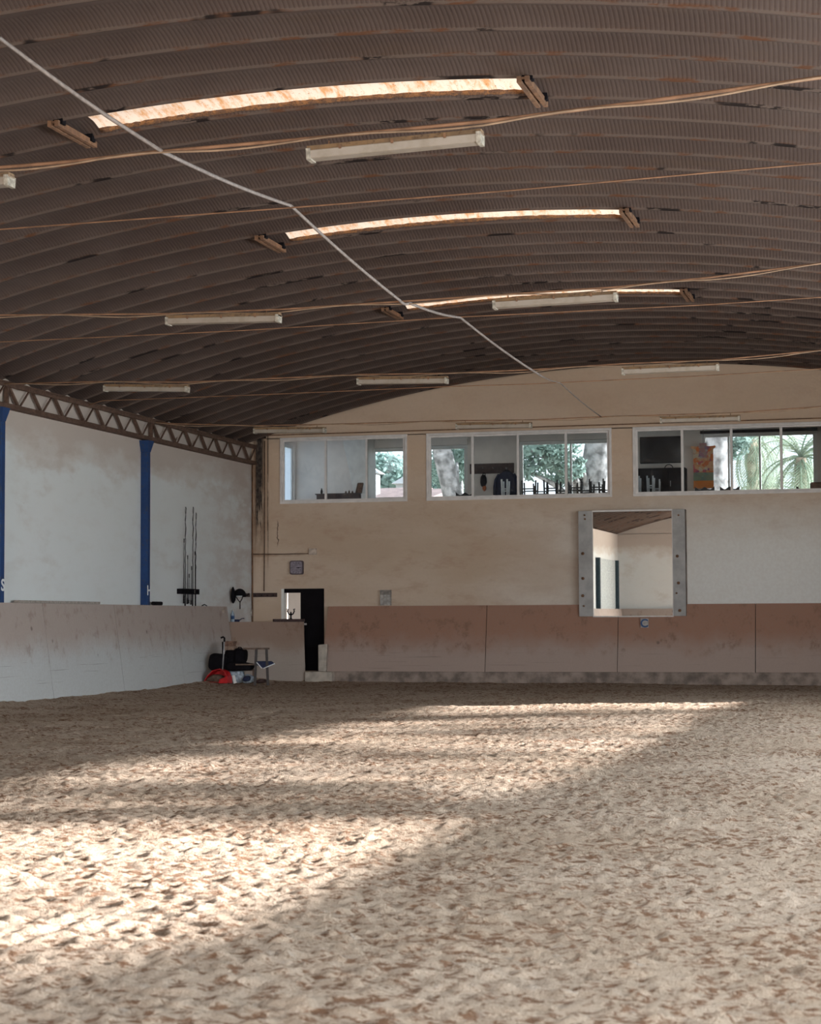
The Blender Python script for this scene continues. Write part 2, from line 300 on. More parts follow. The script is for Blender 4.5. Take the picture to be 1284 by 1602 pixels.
# ------------------------------------------------------------------ mesh helpers
class MB:
    def __init__(s): s.v = []; s.f = []; s.smooth = []
    def add(s, vs, fs, smooth=False):
        o = len(s.v); s.v += [tuple(v) for v in vs]; s.f += [tuple(i+o for i in f) for f in fs]; s.smooth += [smooth]*len(fs); return s
    def box(s, a, b):
        (x0, y0, z0), (x1, y1, z1) = a, b
        x0, x1 = min(x0, x1), max(x0, x1); y0, y1 = min(y0, y1), max(y0, y1); z0, z1 = min(z0, z1), max(z0, z1)
        return s.add([(x0,y0,z0),(x1,y0,z0),(x1,y1,z0),(x0,y1,z0),(x0,y0,z1),(x1,y0,z1),(x1,y1,z1),(x0,y1,z1)],
                     [(0,3,2,1),(4,5,6,7),(0,1,5,4),(1,2,6,5),(2,3,7,6),(3,0,4,7)])
    def hexa(s, lo, hi):   # two quads (4 points each) joined
        return s.add(list(lo)+list(hi), [(0,3,2,1),(4,5,6,7),(0,1,5,4),(1,2,6,5),(2,3,7,6),(3,0,4,7)])
    def prism(s, poly, off):   # poly: list of 3d points (planar), off: extrusion vector
        n = len(poly); off = Vector(off)
        vs = [Vector(p) for p in poly]; vs2 = [p+off for p in vs]
        return s.add(vs+vs2, [tuple(range(n))[::-1], tuple(range(n, 2*n))]+[(i, (i+1) % n, n+(i+1) % n, n+i) for i in range(n)])
    def tube(s, pts, r, n=6, cap=True):
        pts = [Vector(p) for p in pts]; rs = r if isinstance(r, (list, tuple)) else [r]*len(pts); vs = []; up = None
        for i, p in enumerate(pts):
            d = (pts[min(i+1, len(pts)-1)]-pts[max(i-1, 0)]).normalized()
            ref = Vector((0, 0, 1)) if abs(d.z) < 0.9 else Vector((1, 0, 0))
            a = d.cross(ref).normalized()
            if up is not None and a.dot(up) < 0: a = -a
            up = a; b = d.cross(a).normalized()
            for k in range(n):
                t = 2*PI*k/n; vs.append(p+a*math.cos(t)*rs[i]+b*math.sin(t)*rs[i])
        fs = [(i*n+k, i*n+(k+1) % n, (i+1)*n+(k+1) % n, (i+1)*n+k) for i in range(len(pts)-1) for k in range(n)]
        if cap: fs += [tuple(range(n))[::-1], tuple((len(pts)-1)*n+k for k in range(n))]
        return s.add(vs, fs, n > 4)
    def bar(s, a, b, w, t):
        """rectangular bar from a to b"""
        a, b = Vector(a), Vector(b); d = (b-a).normalized(); ref = Vector((1, 0, 0)) if abs(d.x) < 0.9 else Vector((0, 0, 1))
        u = d.cross(ref).normalized()*w/2; v = d.cross(u).normalized()*t/2
        return s.hexa([a-u-v, a+u-v, a+u+v, a-u+v], [b-u-v, b+u-v, b+u+v, b-u+v])
    def lathe(s, prof, c=(0, 0, 0), n=16, sx=1, sy=1):
        c = Vector(c); vs = [c+Vector((r*math.cos(2*PI*k/n)*sx, r*math.sin(2*PI*k/n)*sy, z)) for r, z in prof for k in range(n)]
        fs = [(i*n+k, i*n+(k+1) % n, (i+1)*n+(k+1) % n, (i+1)*n+k) for i in range(len(prof)-1) for k in range(n)]
        fs += [tuple(range(n))[::-1], tuple((len(prof)-1)*n+k for k in range(n))]
        return s.add(vs, fs, True)
    def blob(s, c, rad, seed=0, amp=0.15, n=14, m=9):
        rnd = random.Random(seed); ph = [rnd.uniform(0, 6) for _ in range(6)]; c = Vector(c); vs = []; fs = []
        for i in range(m+1):
            th = PI*i/m
            for k in range(n):
                a = 2*PI*k/n; w = 1+amp*(math.sin(2*a+ph[0]+th*2)+math.sin(3*a+ph[1])*math.sin(2*th+ph[2])+.5*math.sin(5*a+ph[3]+4*th))
                vs.append(c+Vector((rad[0]*math.sin(th)*math.cos(a)*w, rad[1]*math.sin(th)*math.sin(a)*w, rad[2]*math.cos(th)*(1+amp*math.sin(3*a+ph[4])*math.sin(th)))))
        for i in range(m):
            for k in range(n): fs.append((i*n+k, (i+1)*n+k, (i+1)*n+(k+1) % n, i*n+(k+1) % n))
        return s.add(vs, fs, True)
    def build(s, name, mat, parent=None, loc=None, bevel=0.0):
        me = bpy.data.meshes.new(name); me.from_pydata(s.v, [], s.f); me.polygons.foreach_set('use_smooth', s.smooth)
        me.materials.append(mat); me.update()
        o = bpy.data.objects.new(name, me); COL.objects.link(o)
        if parent is not None: o.parent = parent
        if loc is not None: o.location = loc
        if bevel:
            b = o.modifiers.new('bevel', 'BEVEL'); b.width = bevel; b.segments = 2; b.limit_method = 'ANGLE'
        return o
def tag(o, label=None, cat=None, group=None, kind=None):
    if label: o['label'] = label
    if cat: o['category'] = cat
    if group: o['group'] = group
    if kind: o['kind'] = kind
    return o
def thing(name, label, cat, loc=(0, 0, 0), group=None):
    o = bpy.data.objects.new(name, None); COL.objects.link(o); o.location = loc; o.empty_display_size = 0.1
    return tag(o, label, cat, group)
def struct(o, label=None, cat=None): return tag(o, label, cat, None, 'structure')
def rel(o, p): return Vector(p)-Vector(o.location)
def copy_tree(root, loc, rotz=None, label=None):
    r = root.copy(); COL.objects.link(r); r.location = loc
    if rotz is not None: r.rotation_euler = (r.rotation_euler[0], r.rotation_euler[1], rotz)
    if label: r['label'] = label
    for c in list(root.children):
        d = c.copy(); COL.objects.link(d); d.parent = r
        for g in list(c.children):
            e = g.copy(); COL.objects.link(e); e.parent = d
    return r

# ------------------------------------------------------------------ hall dimensions (metres)
XL, XR, YE, YR = -16.5, 3.4, 45.8, -14.2          # left wall, right wall, end wall, rear wall faces
XC, ZC, RA = -6.59, -23.64, 31.267                # roof arch centre and radius
def arch(x): return ZC+math.sqrt(RA*RA-(x-XC)**2)
PITCHW = 0.8875; SEAM0 = 21.05-PITCHW/2            # roof panel width, one seam

# ------------------------------------------------------------------ floor: raked, trodden sand
def perlin(x, y, seed):
    rs = np.random.RandomState(seed); g = rs.rand(256, 256)*2*np.pi
    xi = np.floor(x).astype(int); yi = np.floor(y).astype(int); xf = x-xi; yf = y-yi
    u = xf*xf*xf*(xf*(xf*6-15)+10); v = yf*yf*yf*(yf*(yf*6-15)+10)
    def gr(ix, iy, dx, dy):
        a = g[ix & 255, iy & 255]; return np.cos(a)*dx+np.sin(a)*dy
    n00 = gr(xi, yi, xf, yf); n10 = gr(xi+1, yi, xf-1, yf); n01 = gr(xi, yi+1, xf, yf-1); n11 = gr(xi+1, yi+1, xf-1, yf-1)
    return (n00*(1-u)+n10*u)*(1-v)+(n01*(1-u)+n11*u)*v
def make_floor():
    ys = [YR]
    while ys[-1] < 5.5: ys.append(ys[-1]+0.6)
    while ys[-1] < YE: ys.append(ys[-1]+max(0.022, 0.0027*ys[-1]))
    ys[-1] = YE; ys = np.array(ys)
    xs = np.concatenate([np.arange(XL, -8.5, 0.055), np.arange(-8.5, 1.0, 0.03), np.arange(1.0, XR+0.15, 0.15)]); xs[-1] = XR
    X, Y = np.meshgrid(xs, ys); nx, ny = len(xs), len(ys)
    wx = X+0.25*perlin(X*1.3, Y*1.3, 5); wy = Y+0.25*perlin(X*1.3, Y*1.3, 6)
    big = perlin(X*0.45, Y*0.45, 1)*0.03+perlin(X*1.9, Y*1.9, 2)*0.022
    a = perlin(wx*5.5, wy*5.5, 3); b = perlin(wx*11, wy*11, 4); c = perlin(X*19, Y*19, 9)
    hoof = -np.clip(np.abs(a)-0.12, 0, 1)*0.036                 # shallow rounded prints
    clod = np.clip(b-0.03, 0, 1)*0.052
    fine = c*0.016
    Z = big+hoof+clod+fine+0.01
    Z *= np.clip((Y-4)/3, 0, 1)
    Z += 0.13*np.exp(-((X-XL-0.45)/0.5)**2)*np.clip((Y-38)/5, 0, 1)+0.06*np.exp(-((X-XL-.5)/.6)**2)
    Z -= 0.05*np.clip((X+9)/8, 0, 1)*np.clip((Y-40)/5, 0, 1)
    cavity_dark = 0.36-2.6*(hoof+0.02)-4.5*np.clip(clod-0.004, -1, .012)-9*fine+0.45*perlin(wx*7, wy*9, 21)+0.55*perlin(wx*14, wy*17, 22)+0.30*perlin(X*0.8, Y*0.8, 23)  # relief shading put into the colour: hollows darker, plus random flecks
    cavity_dark += 0.04*np.clip((Y-24)/20, 0, 1)
    co = np.stack([X, Y, Z], -1).reshape(-1, 3).astype(np.float32)
    i = (np.arange(ny-1)[:, None]*nx+np.arange(nx-1)[None, :]).reshape(-1)
    faces = np.stack([i, i+1, i+nx+1, i+nx], -1).astype(np.int32)
    me = bpy.data.meshes.new('floor'); me.vertices.add(len(co)); me.vertices.foreach_set('co', co.ravel())
    me.loops.add(faces.size); me.loops.foreach_set('vertex_index', faces.ravel())
    me.polygons.add(len(faces)); me.polygons.foreach_set('loop_start', np.arange(0, faces.size, 4, dtype=np.int32))
    me.polygons.foreach_set('use_smooth', np.ones(len(faces), dtype=bool))
    at_ = me.attributes.new('cavity_dark', 'FLOAT', 'POINT'); at_.data.foreach_set('value', cavity_dark.ravel().astype(np.float32))
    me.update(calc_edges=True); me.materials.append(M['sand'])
    o = bpy.data.objects.new('floor', me); COL.objects.link(o); struct(o)
make_floor()

# ------------------------------------------------------------------ roof: ribbed steel arch panels
SKY = [(21.05, -9.67, -4.25), (28.15, -9.62, -4.22), (35.25, -9.62, -4.22)]     # y centre, x from, x to
PROF = [(0.0, -0.022), (0.010, -0.022), (0.018, 0.0), (0.10, 0.045), (0.2, 0.08), (0.32, 0.112), (0.44, 0.125), (0.56, 0.125), (0.68, 0.112), (0.8, 0.08), (0.9, 0.045), (0.982, 0.0), (0.990, -0.022)]
def prof_z(t):
    for (a, za), (b, zb) in zip(PROF, PROF[1:]+[(1.0, -0.022)]):
        if a <= t <= b: return za+(zb-za)*(t-a)/(b-a)
    return -0.022
def make_roof():
    k0 = int(math.floor((YR-SEAM0)/PITCHW)); k1 = int(math.ceil((YE+0.25-SEAM0)/PITCHW))
    ts = [(k+t, z) for k in range(k0, k1) for t, z in PROF]+[(k1, -0.022)]
    xs = sorted(set([round(XL-0.15+i*(XR-XL+0.3)/110, 4) for i in range(111)]+[s[1] for s in SKY]+[s[2] for s in SKY]))
    vs = []; uv = []
    for T, z in ts:
        y = SEAM0+T*PITCHW
        for x in xs:
            a = math.asin((x-XC)/RA); r = RA+z
            vs.append((XC+r*math.sin(a), y, ZC+r*math.cos(a))); uv.append((a*RA, T-k0))
    nx = len(xs); fs = []
    for j in range(len(ts)-1):
        T = (ts[j][0]+ts[j+1][0])/2; y = SEAM0+T*PITCHW
        for i in range(nx-1):
            xm = (xs[i]+xs[i+1])/2; hole = False
            for yc, xa, xb in SKY:
                if abs(y-yc) < PITCHW*0.37 and xa < xm < xb: hole = True
            if not hole: a = j*nx+i; fs.append((a, a+nx, a+nx+1, a+1))
    me = bpy.data.meshes.new('ceiling'); me.from_pydata(vs, [], fs); me.polygons.foreach_set('use_smooth', [True]*len(fs))
    ul = me.uv_layers.new(name='UVMap'); idx = np.empty(len(me.loops), dtype=np.int32); me.loops.foreach_get('vertex_index', idx)
    ul.data.foreach_set('uv', np.array(uv, dtype=np.float32)[idx].ravel())
    me.materials.append(M['roof']); me.update(); o = bpy.data.objects.new('ceiling', me); COL.objects.link(o); struct(o)
make_roof()

# skylights: a translucent roof sheet, rusty lips and a steel bracket at either end
def skylight(yc, xa, xb, label, mat):
    t = thing('roof_skylight', label, 'skylight', (0.5*(xa+xb), yc, arch(0.5*(xa+xb))), 'translucent skylight strips in the arched roof')
    def pt(x, ty, dz): 
        a = math.asin((x-XC)/RA); r = RA+prof_z(ty)+dz
        return rel(t, (XC+r*math.sin(a), yc+(ty-0.5)*PITCHW, ZC+r*math.cos(a)))
    n = 40; m = MB(); tys = [0.12, 0.2, 0.32, 0.5, 0.68, 0.8, 0.88]
    vs = [pt(xa+(xb-xa)*i/n, ty, 0.0) for i in range(n+1) for ty in tys]; w = len(tys)
    m.add(vs, [(i*w+k, i*w+k+1, (i+1)*w+k+1, (i+1)*w+k) for i in range(n) for k in range(w-1)], True)
    m.build('translucent_sheet', mat, t)
    rnd = random.Random(int(yc*10))
    for ty, nm in ((0.115, 'rusty_lip'), (0.885, 'rusty_lip')):
        m = MB(); N = 90; vs = []
        for i in range(N+1):
            x = xa+(xb-xa)*i/N; wv = 0.02+0.03*rnd.random()*(1 if ty < .5 else .7)
            for q_ in (-1, 1): vs.append(pt(x, min(0.99, max(0.01, ty+q_*wv)), -0.006-0.012*(q_ > 0)))
        m.add(vs, [(2*i, 2*i+1, 2*i+3, 2*i+2) for i in range(N)], True)
        lip = m.build(nm, M['rustbright'], t); sol = lip.modifiers.new('thick', 'SOLIDIFY'); sol.thickness = 0.006
    for xe, sg in ((xa-0.22, -1), (xb+0.03, 1)):
        z = arch(xe)-0.05; m = MB()
        for dx in (-0.045, 0.045): m.bar(rel(t, (xe+dx, yc-0.52, z)), rel(t, (xe+dx, yc+0.58, z)), 0.07, 0.05)
        m.box(rel(t, (xe-0.02, yc-0.5, z+0.005)), rel(t, (xe+0.02, yc+0.56, z+0.03)))
        m.build('end_bracket', M['rust'], t)
        for dy in (-0.42, 0.42): m = MB(); m.box(rel(t, (xe-0.02, yc+dy-0.05, z)), rel(t, (xe+0.10, yc+dy+0.05, z+0.09))); m.build('bracket_foot', M['black'], t)
skylight(*SKY[0], 'longest glowing skylight strip, nearest the camera, between rusty end brackets', M['skylight'])
skylight(*SKY[1], 'middle glowing skylight strip, the one the grey rope crosses near its left end', M['skylight'])
skylight(*SKY[2], 'farthest skylight strip, grimy with only its right end glowing', M['skylight_dirty'])

# ------------------------------------------------------------------ walls
WIN = [(-15.74, -12.41), (-11.92, -7.30), (-6.79, -2.17)]; WZ0, WZ1 = 4.465, 6.135
DX0, DX1, DZ0, DZ1 = -15.71, -14.58, 0.27, 2.325
TH = 0.25
m = MB()
m.box((XL-0.3, YE, -0.3), (DX0, YE+TH, WZ0)); m.box((DX1, YE, -0.3), (XR+0.3, YE+TH, WZ0)); m.box((DX0, YE, DZ1), (DX1, YE+TH, WZ0)); m.box((DX0, YE, -0.3), (DX1, YE+TH, DZ0))
ed = [XL-0.3]+[e for w in WIN for e in w]+[XR+0.3]
for a, b in zip(ed[::2], ed[1::2]): m.box((a, YE, WZ0), (b, YE+TH, WZ1))
poly = [(XL-0.3, YE, WZ1), (XR+0.3, YE, WZ1)]
xs = [XR+0.3-i*(XR-XL+0.6)/60 for i in range(61)]
xs = [x for x in xs if arch(x)+0.08 > WZ1]
m.prism([(xs[-1], YE, WZ1-0.02), (xs[0], YE, WZ1-0.02)]+[(x, YE, arch(x)+0.08) for x in xs], (0, TH, 0))
struct(m.build('wall_end', M['end']))
m = MB(); m.box((XL-0.25, YR-0.25, -0.3), (XL, YE+0.0, 5.98)); m.box((XL-0.3, YR-.25, 5.5), (XL-0.17, YE+.2, 6.3)); struct(m.build('wall_left', M['left']))
# rear wall with a wide gateway to the yard, out of the picture behind the camera
m = MB(); GX0, GX1, GZ = -10.5, -1.5, 5.2
m.box((XL-.3, YR-0.25, -0.3), (GX0, YR, 6.0)); m.box((GX1, YR-0.25, -0.3), (XR+.3, YR, 6.0)); m.box((GX0, YR-0.25, GZ), (GX1, YR, 6.0))
xs = [XR+0.2-i*(XR-XL+0.4)/60 for i in range(61)]
m.prism([(xs[-1], YR-0.25, 5.98), (xs[0], YR-0.25, 5.98)]+[(x, YR-0.25, arch(x)+0.06) for x in xs], (0, 0.25, 0))
struct(m.build('wall_rear', M['left']))
# right wall: solid below, open to the yard above the boards, solid again by the end wall
OZ0, OZ1, OY0, OY1 = 1.99, 3.42, -12.0, 37.9
m = MB(); m.box((XR, YR-.25, -0.3), (XR+0.2, YE+.05, OZ0)); m.box((XR, YR-.25, OZ1), (XR+0.2, YE+.05, 6.03))
m.box((XR, OY1, OZ0), (XR+0.2, YE+.05, OZ1)); m.box((XR, YR-.25, OZ0), (XR+0.2, OY0, OZ1))
m.box((XR+.17, YR-.25, 5.5), (XR+0.3, YE+.2, 6.3)); struct(m.build('wall_right', M['left']))

# ------------------------------------------------------------------ kickboards
def kick(name, mat, pts_top, pts_bot, z0, z1, gap=0.016, th=0.05, nrm=(0, 1, 0)):
    """panels between successive top/bottom stations"""
    m = MB(); n = Vector(nrm)*th
    for (a, b), (c, d) in zip(zip(pts_top, pts_top[1:]), zip(pts_bot, pts_bot[1:])):
        a, b, c, d = Vector(a), Vector(b), Vector(c), Vector(d); g = (b-a).normalized()*gap/2
        m.hexa([c+g, d-g, d-g+n, c+g+n], [a+g, b-g, b-g+n, a+g+n])
    return struct(m.build(name, mat))
lys = [43.5-3.33*i for i in range(18)]; lys = [y for y in lys if y > YR]+[YR]
kick('trim_1', M['kick_left'], [(-16.30, y, 1.87) for y in lys[::-1]], [(-16.02, y, -0.1) for y in lys[::-1]], 0, 1.87, nrm=(-1, 0, 0))
exs = [-14.42]+[at(x, 950, Y=45.5).x for x in (760, 966, 1181)]; exs += [exs[-1]+3.3, XR]
kick('trim_2', M['kick_end'], [(x, 45.62, 1.875) for x in exs], [(exs[0]-0.1, 45.34, 0.26)]+[(x, 45.34, 0.26) for x in exs[1:]], .26, 1.87)
m = MB(); m.box((-14.45, 45.30, -0.3), (XR, YE, 0.27)); struct(m.build('trim_3', M['concrete'], bevel=0.02))
lx1 = at(473, 969, Y=45.3).x
kick('trim_4', M['kick_low'], [(-16.36, 43.62, 1.50), (lx1, 45.4, 1.50)], [(-16.2, 43.45, -0.1), (lx1+0.11, 45.2, -0.1)], 0, 1.5)
m = MB(); xx_ = at(434, 968, Y=45.0).x; m.bar((xx_, 43.62+1.78*(xx_+16.36)/(lx1+16.36), 1.53), (lx1+.01, 45.41, 1.53), .07, .06); struct(m.build('trim_5', M['darkwood']))
# ledge behind the boards on the left
m = MB(); m.box((XL, YR, 1.78), (-16.31, 43.45, 1.84)); struct(m.build('trim_6', M['kick_left']))
m = MB(); m.prism([(XL, 43.55, 1.41), (-16.38, 43.68, 1.41), (lx1-.05, 45.43, 1.41), (lx1-.05, YE, 1.41), (XL, YE, 1.41)], (0, 0, .05)); struct(m.build('trim_7', M['left']))
rys = [YR, YE]
kick('trim_8', M['kick_left'], [(XR-0.1, y, 1.87) for y in (YR, 0, 15, 30, 45.3)], [(XR-0.4, y, -0.1) for y in (YR, 0, 15, 30, 45.3)], 0, 1.8, nrm=(1, 0, 0))
m = MB(); m.hexa([(XL, YR+.45, -.1), (GX0, YR+.45, -.1), (GX0, YR+.5, -.1), (XL, YR+.5, -.1)], [(XL, YR+.15, 1.87), (GX0, YR+.15, 1.87), (GX0, YR+.2, 1.87), (XL, YR+.2, 1.87)])
struct(m.build('trim_9', M['kick_left']))
# threshold block and the padded post beside the door
m = MB(); m.box((at(478, 1050, Y=45.2).x, 45.1, -0.2), (at(521, 1050, Y=45.2).x, YE+.1, 0.265)); struct(m.build('trim_10', M['stepwhite'], bevel=0.03))
# thin ledge line above the windows
m = MB(); m.box((-16.1, YE-0.025, 6.20), (XR, YE, 6.225)); struct(m.build('trim_11', M['rust']))

# ------------------------------------------------------------------ windows of the end wall
def window(name, x0, x1, z0, z1, yf, splits, fw=0.062, sw=0.052, depth=0.09, mat='alu', glass='glass'):
    """outer frame, a sash and a pane per light; splits are the mullion centres"""
    w = bpy.data.objects.new(name, None); COL.objects.link(w); w.location = ((x0+x1)/2, yf, z0); struct(w)
    R_ = lambda p: rel(w, p)
    m = MB()
    m.box(R_((x0, yf-0.03, z0)), R_((x1, yf+depth, z0+fw))); m.box(R_((x0, yf-0.03, z1-fw)), R_((x1, yf+depth, z1)))
    m.box(R_((x0, yf-0.03, z0+fw)), R_((x0+fw, yf+depth, z1-fw))); m.box(R_((x1-fw, yf-0.03, z0+fw)), R_((x1, yf+depth, z1-fw)))
    m.build('window_frame', M[mat], w, bevel=0.006)
    e = [x0+fw]+list(splits)+[x1-fw]
    for i, (a, b) in enumerate(zip(e, e[1:])):
        y0 = yf+0.005+(i % 2)*0.035; a2 = a-(sw/2 if i > 0 else 0); b2 = b+(sw/2 if i < len(e)-2 else 0)
        m = MB(); za, zb = z0+fw, z1-fw
        m.box(R_((a2, y0, za)), R_((b2, y0+0.03, za+sw*0.7))); m.box(R_((a2, y0, zb-sw*0.7)), R_((b2, y0+0.03, zb)))
        m.box(R_((a2, y0, za+sw*.7)), R_((a2+sw, y0+0.03, zb-sw*.7))); m.box(R_((b2-sw, y0, za+sw*.7)), R_((b2, y0+0.03, zb-sw*.7)))
        s = m.build('sash', M[mat], w)
        m = MB(); m.box(R_((a2+sw, y0+0.012, za+sw*.7)), R_((b2-sw, y0+0.018, zb-sw*.7))); m.build('pane', M[glass], s)
    return w
px = lambda *v: [at(x, 725, Y=YE).x for x in v]
window('window_1', *WIN[0], WZ0, WZ1, YE, px(509, 573))
window('window_2', *WIN[1], WZ0, WZ1, YE, px(739, 810, 885), sw=0.06)
window('window_3', *WIN[2], WZ0, WZ1, YE, px(1067, 1144, 1222), sw=0.06)

# ------------------------------------------------------------------ clubroom behind the windows
RX0, RX1, RY0, RY1, RZ0, RZ1 = at(463, 725, Y=52).x, XR+.3, YE+TH, 52.0, 3.95, 6.75
m = MB(); m.box((RX0-.2, RY0, RZ0-0.2), (RX1, RY1+.2, RZ0)); struct(m.build('floor_clubroom', M['wood']))
m = MB(); m.box((RX0-.2, RY0, RZ1), (RX1, RY1+.2, RZ1+0.15)); struct(m.build('ceiling_clubroom', M['plaster']))
m = MB()   # left wall with a tall window
m.box((RX0-.2, RY0, RZ0), (RX0, 47.2, RZ1)); m.box((RX0-.2, 51.85, RZ0), (RX0, RY1, RZ1)); m.box((RX0-.2, 47.2, RZ0), (RX0, 51.85, RZ0+.5)); m.box((RX0-.2, 47.2, 6.5), (RX0, 51.85, RZ1))
struct(m.build('wall_clubroom_left', M['plaster']))
w8 = struct(bpy.data.objects.new('window_8', None)); COL.objects.link(w8)
m = MB()
for ya, yb, za, zb2 in ((47.2, 51.85, RZ0+.5, RZ0+.57), (47.2, 51.85, 6.43, 6.5), (47.2, 47.27, RZ0+.57, 6.43), (51.78, 51.85, RZ0+.57, 6.43), (49.5, 49.56, RZ0+.57, 6.43)): m.box((RX0-.12, ya, za), (RX0-.05, yb, zb2))
m.build('window_frame', M['white'], w8)
m = MB(); m.add([(RX0-.085, 47.27, RZ0+.57), (RX0-.085, 51.78, RZ0+.57), (RX0-.085, 51.78, 6.43), (RX0-.085, 47.27, 6.43)], [(0, 1, 2, 3)]); m.build('pane', M['frosted'], w8)
m = MB(); m.box((RX1, RY0, RZ0), (RX1+.2, RY1+.2, RZ1)); struct(m.build('wall_clubroom_right', M['plaster']))
b = lambda x, y: at(x, y, Y=RY1)
holes = [(b(577, 700).x, b(650, 700).x, b(610, 783).z, b(610, 701).z), (b(655, 700).x, b(731, 700).x, b(700, 783).z, b(700, 697).z),
         (b(811, 700).x, b(975, 700).x, b(880, 783).z, b(880, 689).z), (b(1097, 700).x, b(1278, 700).x, b(1200, 774).z, b(1200, 676).z)]
m = MB(); cur = RX0-.2
for (a, c, z0, z1) in holes:
    m.box((cur, RY1, RZ0), (a, RY1+.2, RZ1)); m.box((a, RY1, RZ0), (c, RY1+.2, z0)); m.box((a, RY1, z1), (c, RY1+.2, RZ1)); cur = c
m.box((cur, RY1, RZ0), (RX1+.2, RY1+.2, RZ1)); struct(m.build('wall_clubroom_back', M['plaster']))
for i, (a, c, z0, z1) in enumerate(holes):
    sp = {0: [], 1: [], 2: [b(892, 700).x], 3: [b(1139, 700).x, b(1188, 700).x]}[i]
    window('window_%d' % (i+4), a, c, z0, z1, RY1+0.05, sp, fw=0.06, sw=0.05, mat='white', glass='glass_outer')
    m = MB(); m.box((a-.02, RY1-0.10, z1+0.0), (c+.02, RY1-0.002, z1+(0.22 if i != 3 else 0.07)))
    struct(m.build('trim_%d' % (20+i), M['plaster' if i != 3 else 'black']))
# chimney hood (widens towards the ceiling) and low hearth shelf with ornaments
t = thing('chimney_hood', 'white slanting chimney hood behind the left window', 'chimney hood', (b(556, 770).x, RY1-0.3, RZ0))
m = MB(); p = lambda x, y, Y: rel(t, at(x, y, Y=Y))
zt = RZ1-0.002; A, B2 = at(536, 690, Y=51.2), at(553, 770, Y=51.2); R0 = at(575, 700, Y=51.2).x
k = (B2.x-A.x)/(A.z-B2.z); xt = A.x-k*(zt-A.z); zb = B2.z; xb = B2.x
m.hexa([rel(t, q) for q in ((xb, 51.2, RZ0), (R0, 51.2, RZ0), (R0, RY1-.005, RZ0), (xb, RY1-.005, RZ0))], [rel(t, q) for q in ((xb, 51.2, zb), (R0, 51.2, zb), (R0, RY1-.005, zb), (xb, RY1-.005, zb))])
m.hexa([rel(t, q) for q in ((xb, 51.2, zb), (R0, 51.2, zb), (R0, RY1-.005, zb), (xb, RY1-.005, zb))], [rel(t, q) for q in ((xt, 51.2, zt), (R0, 51.2, zt), (R0, RY1-.005, zt), (xt, RY1-.005, zt))])
m.build('hood', M['white'], t)
Ys = 50.6; s0, s1 = at(495, 777, Y=Ys), at(562, 777, Y=Ys); ztop = at(520, 772, Y=Ys).z
t = thing('sideboard', 'long dark brown sideboard with ornaments behind the left window', 'sideboard', ((s0.x+s1.x)/2, Ys+.2, RZ0))
m = MB(); m.box(rel(t, (s0.x, Ys, RZ0+.12)), rel(t, (s1.x, Ys+.42, ztop-.03))); m.build('body', M['darkwood'], t)
m = MB(); m.box(rel(t, (s0.x-.03, Ys-.03, ztop-.03)), rel(t, (s1.x+.03, Ys+.45, ztop))); m.build('top', M['darkwood'], t)
for xx in (s0.x+.05, s1.x-.05):
    for yy in (Ys+.05, Ys+.37): m = MB(); m.box(rel(t, (xx-.03, yy-.03, RZ0)), rel(t, (xx+.03, yy+.03, RZ0+.12))); m.build('leg', M['darkwood'], t)
for x, hh, r, nm in ((503, .16, .035, 'bottle'), (541, .07, .03, 'cup'), (546, .09, .03, 'vase'), (551, .07, .03, 'bowl')):
    o = at(x, 772, Y=Ys+.15); m = MB(); m.lathe([(r*.7, 0), (r, hh*.3), (r*.9, hh*.6), (r*.45, hh*.8), (r*.5, hh)], (0, 0, 0), 10)
    lab = {'bottle': 'small dark bottle at the left end of the sideboard', 'cup': 'small cup on the sideboard, left of the vase', 'vase': 'small vase on the sideboard between cup and bowl', 'bowl': 'small bowl on the sideboard beside the picture frame'}[nm]
    tag(m.build(nm, M['black' if nm == 'bottle' else 'wood'], None, (o.x, Ys+.15, ztop)), lab, nm)
o = at(561, 772, Y=Ys+.1); t = thing('picture_frame', 'small wooden picture frame leaning on the sideboard', 'picture frame', (o.x, Ys+.12, ztop))
m = MB()
for a_, c_ in (((-.09, 0, 0), (-.05, .1, .28)), ((.07, 0, 0), (.09, .1, .28)), ((-.09, 0, .0), (.07, 0, .0)), ((-.05, .1, .28), (.09, .1, .28))): m.bar(a_, c_, .035, .03)
m.build('border', M['wood'], t); m = MB(); m.hexa([(-.08, .006, .01), (.07, .006, .01), (.07, .012, .01), (-.08, .012, .01)], [(-.05, .1, .27), (.085, .1, .27), (.085, .106, .27), (-.05, .106, .27)]); m.build('picture', M['cardboard'], t)
o = at(568, 777, Y=Ys); m = MB(); m.box((-.09, 0, 0), (.06, .3, ztop-RZ0-.02)); tag(m.build('white_box', M['white'], None, (o.x+.03, Ys, RZ0), bevel=.01), 'plain white box standing at the right end of the sideboard', 'box')
# coat rack, jacket, bag
Yk = RY1-0.02
a0, a1 = at(735, 726, Y=Yk), at(804, 740, Y=Yk)
t = thing('coat_rack', 'dark brown board coat rack on the clubroom wall', 'coat rack', ((a0.x+a1.x)/2, Yk, a1.z))
m = MB(); m.box(rel(t, (a0.x, Yk-.025, a1.z)), rel(t, (a1.x, Yk+.018, a0.z))); m.build('board', M['darkwood'], t, bevel=.005)
for x in (742, 756, 772, 792): q0 = at(x, 733, Y=Yk); m = MB(); m.tube([rel(t, (q0.x, Yk-.02, q0.z)), rel(t, (q0.x, Yk-.09, q0.z-.01)), rel(t, (q0.x, Yk-.1, q0.z+.03))], .01, 6); m.build('hook', M['steel'], t)
Yj = RY1-.17; cx = at(792, 740, Y=Yj).x; ztp = at(792, 737, Y=Yj).z; zbt = at(792, 777, Y=Yj).z
t = thing('riding_jacket', 'black jacket hanging from the dark coat rack', 'jacket', (cx, Yj, ztp))
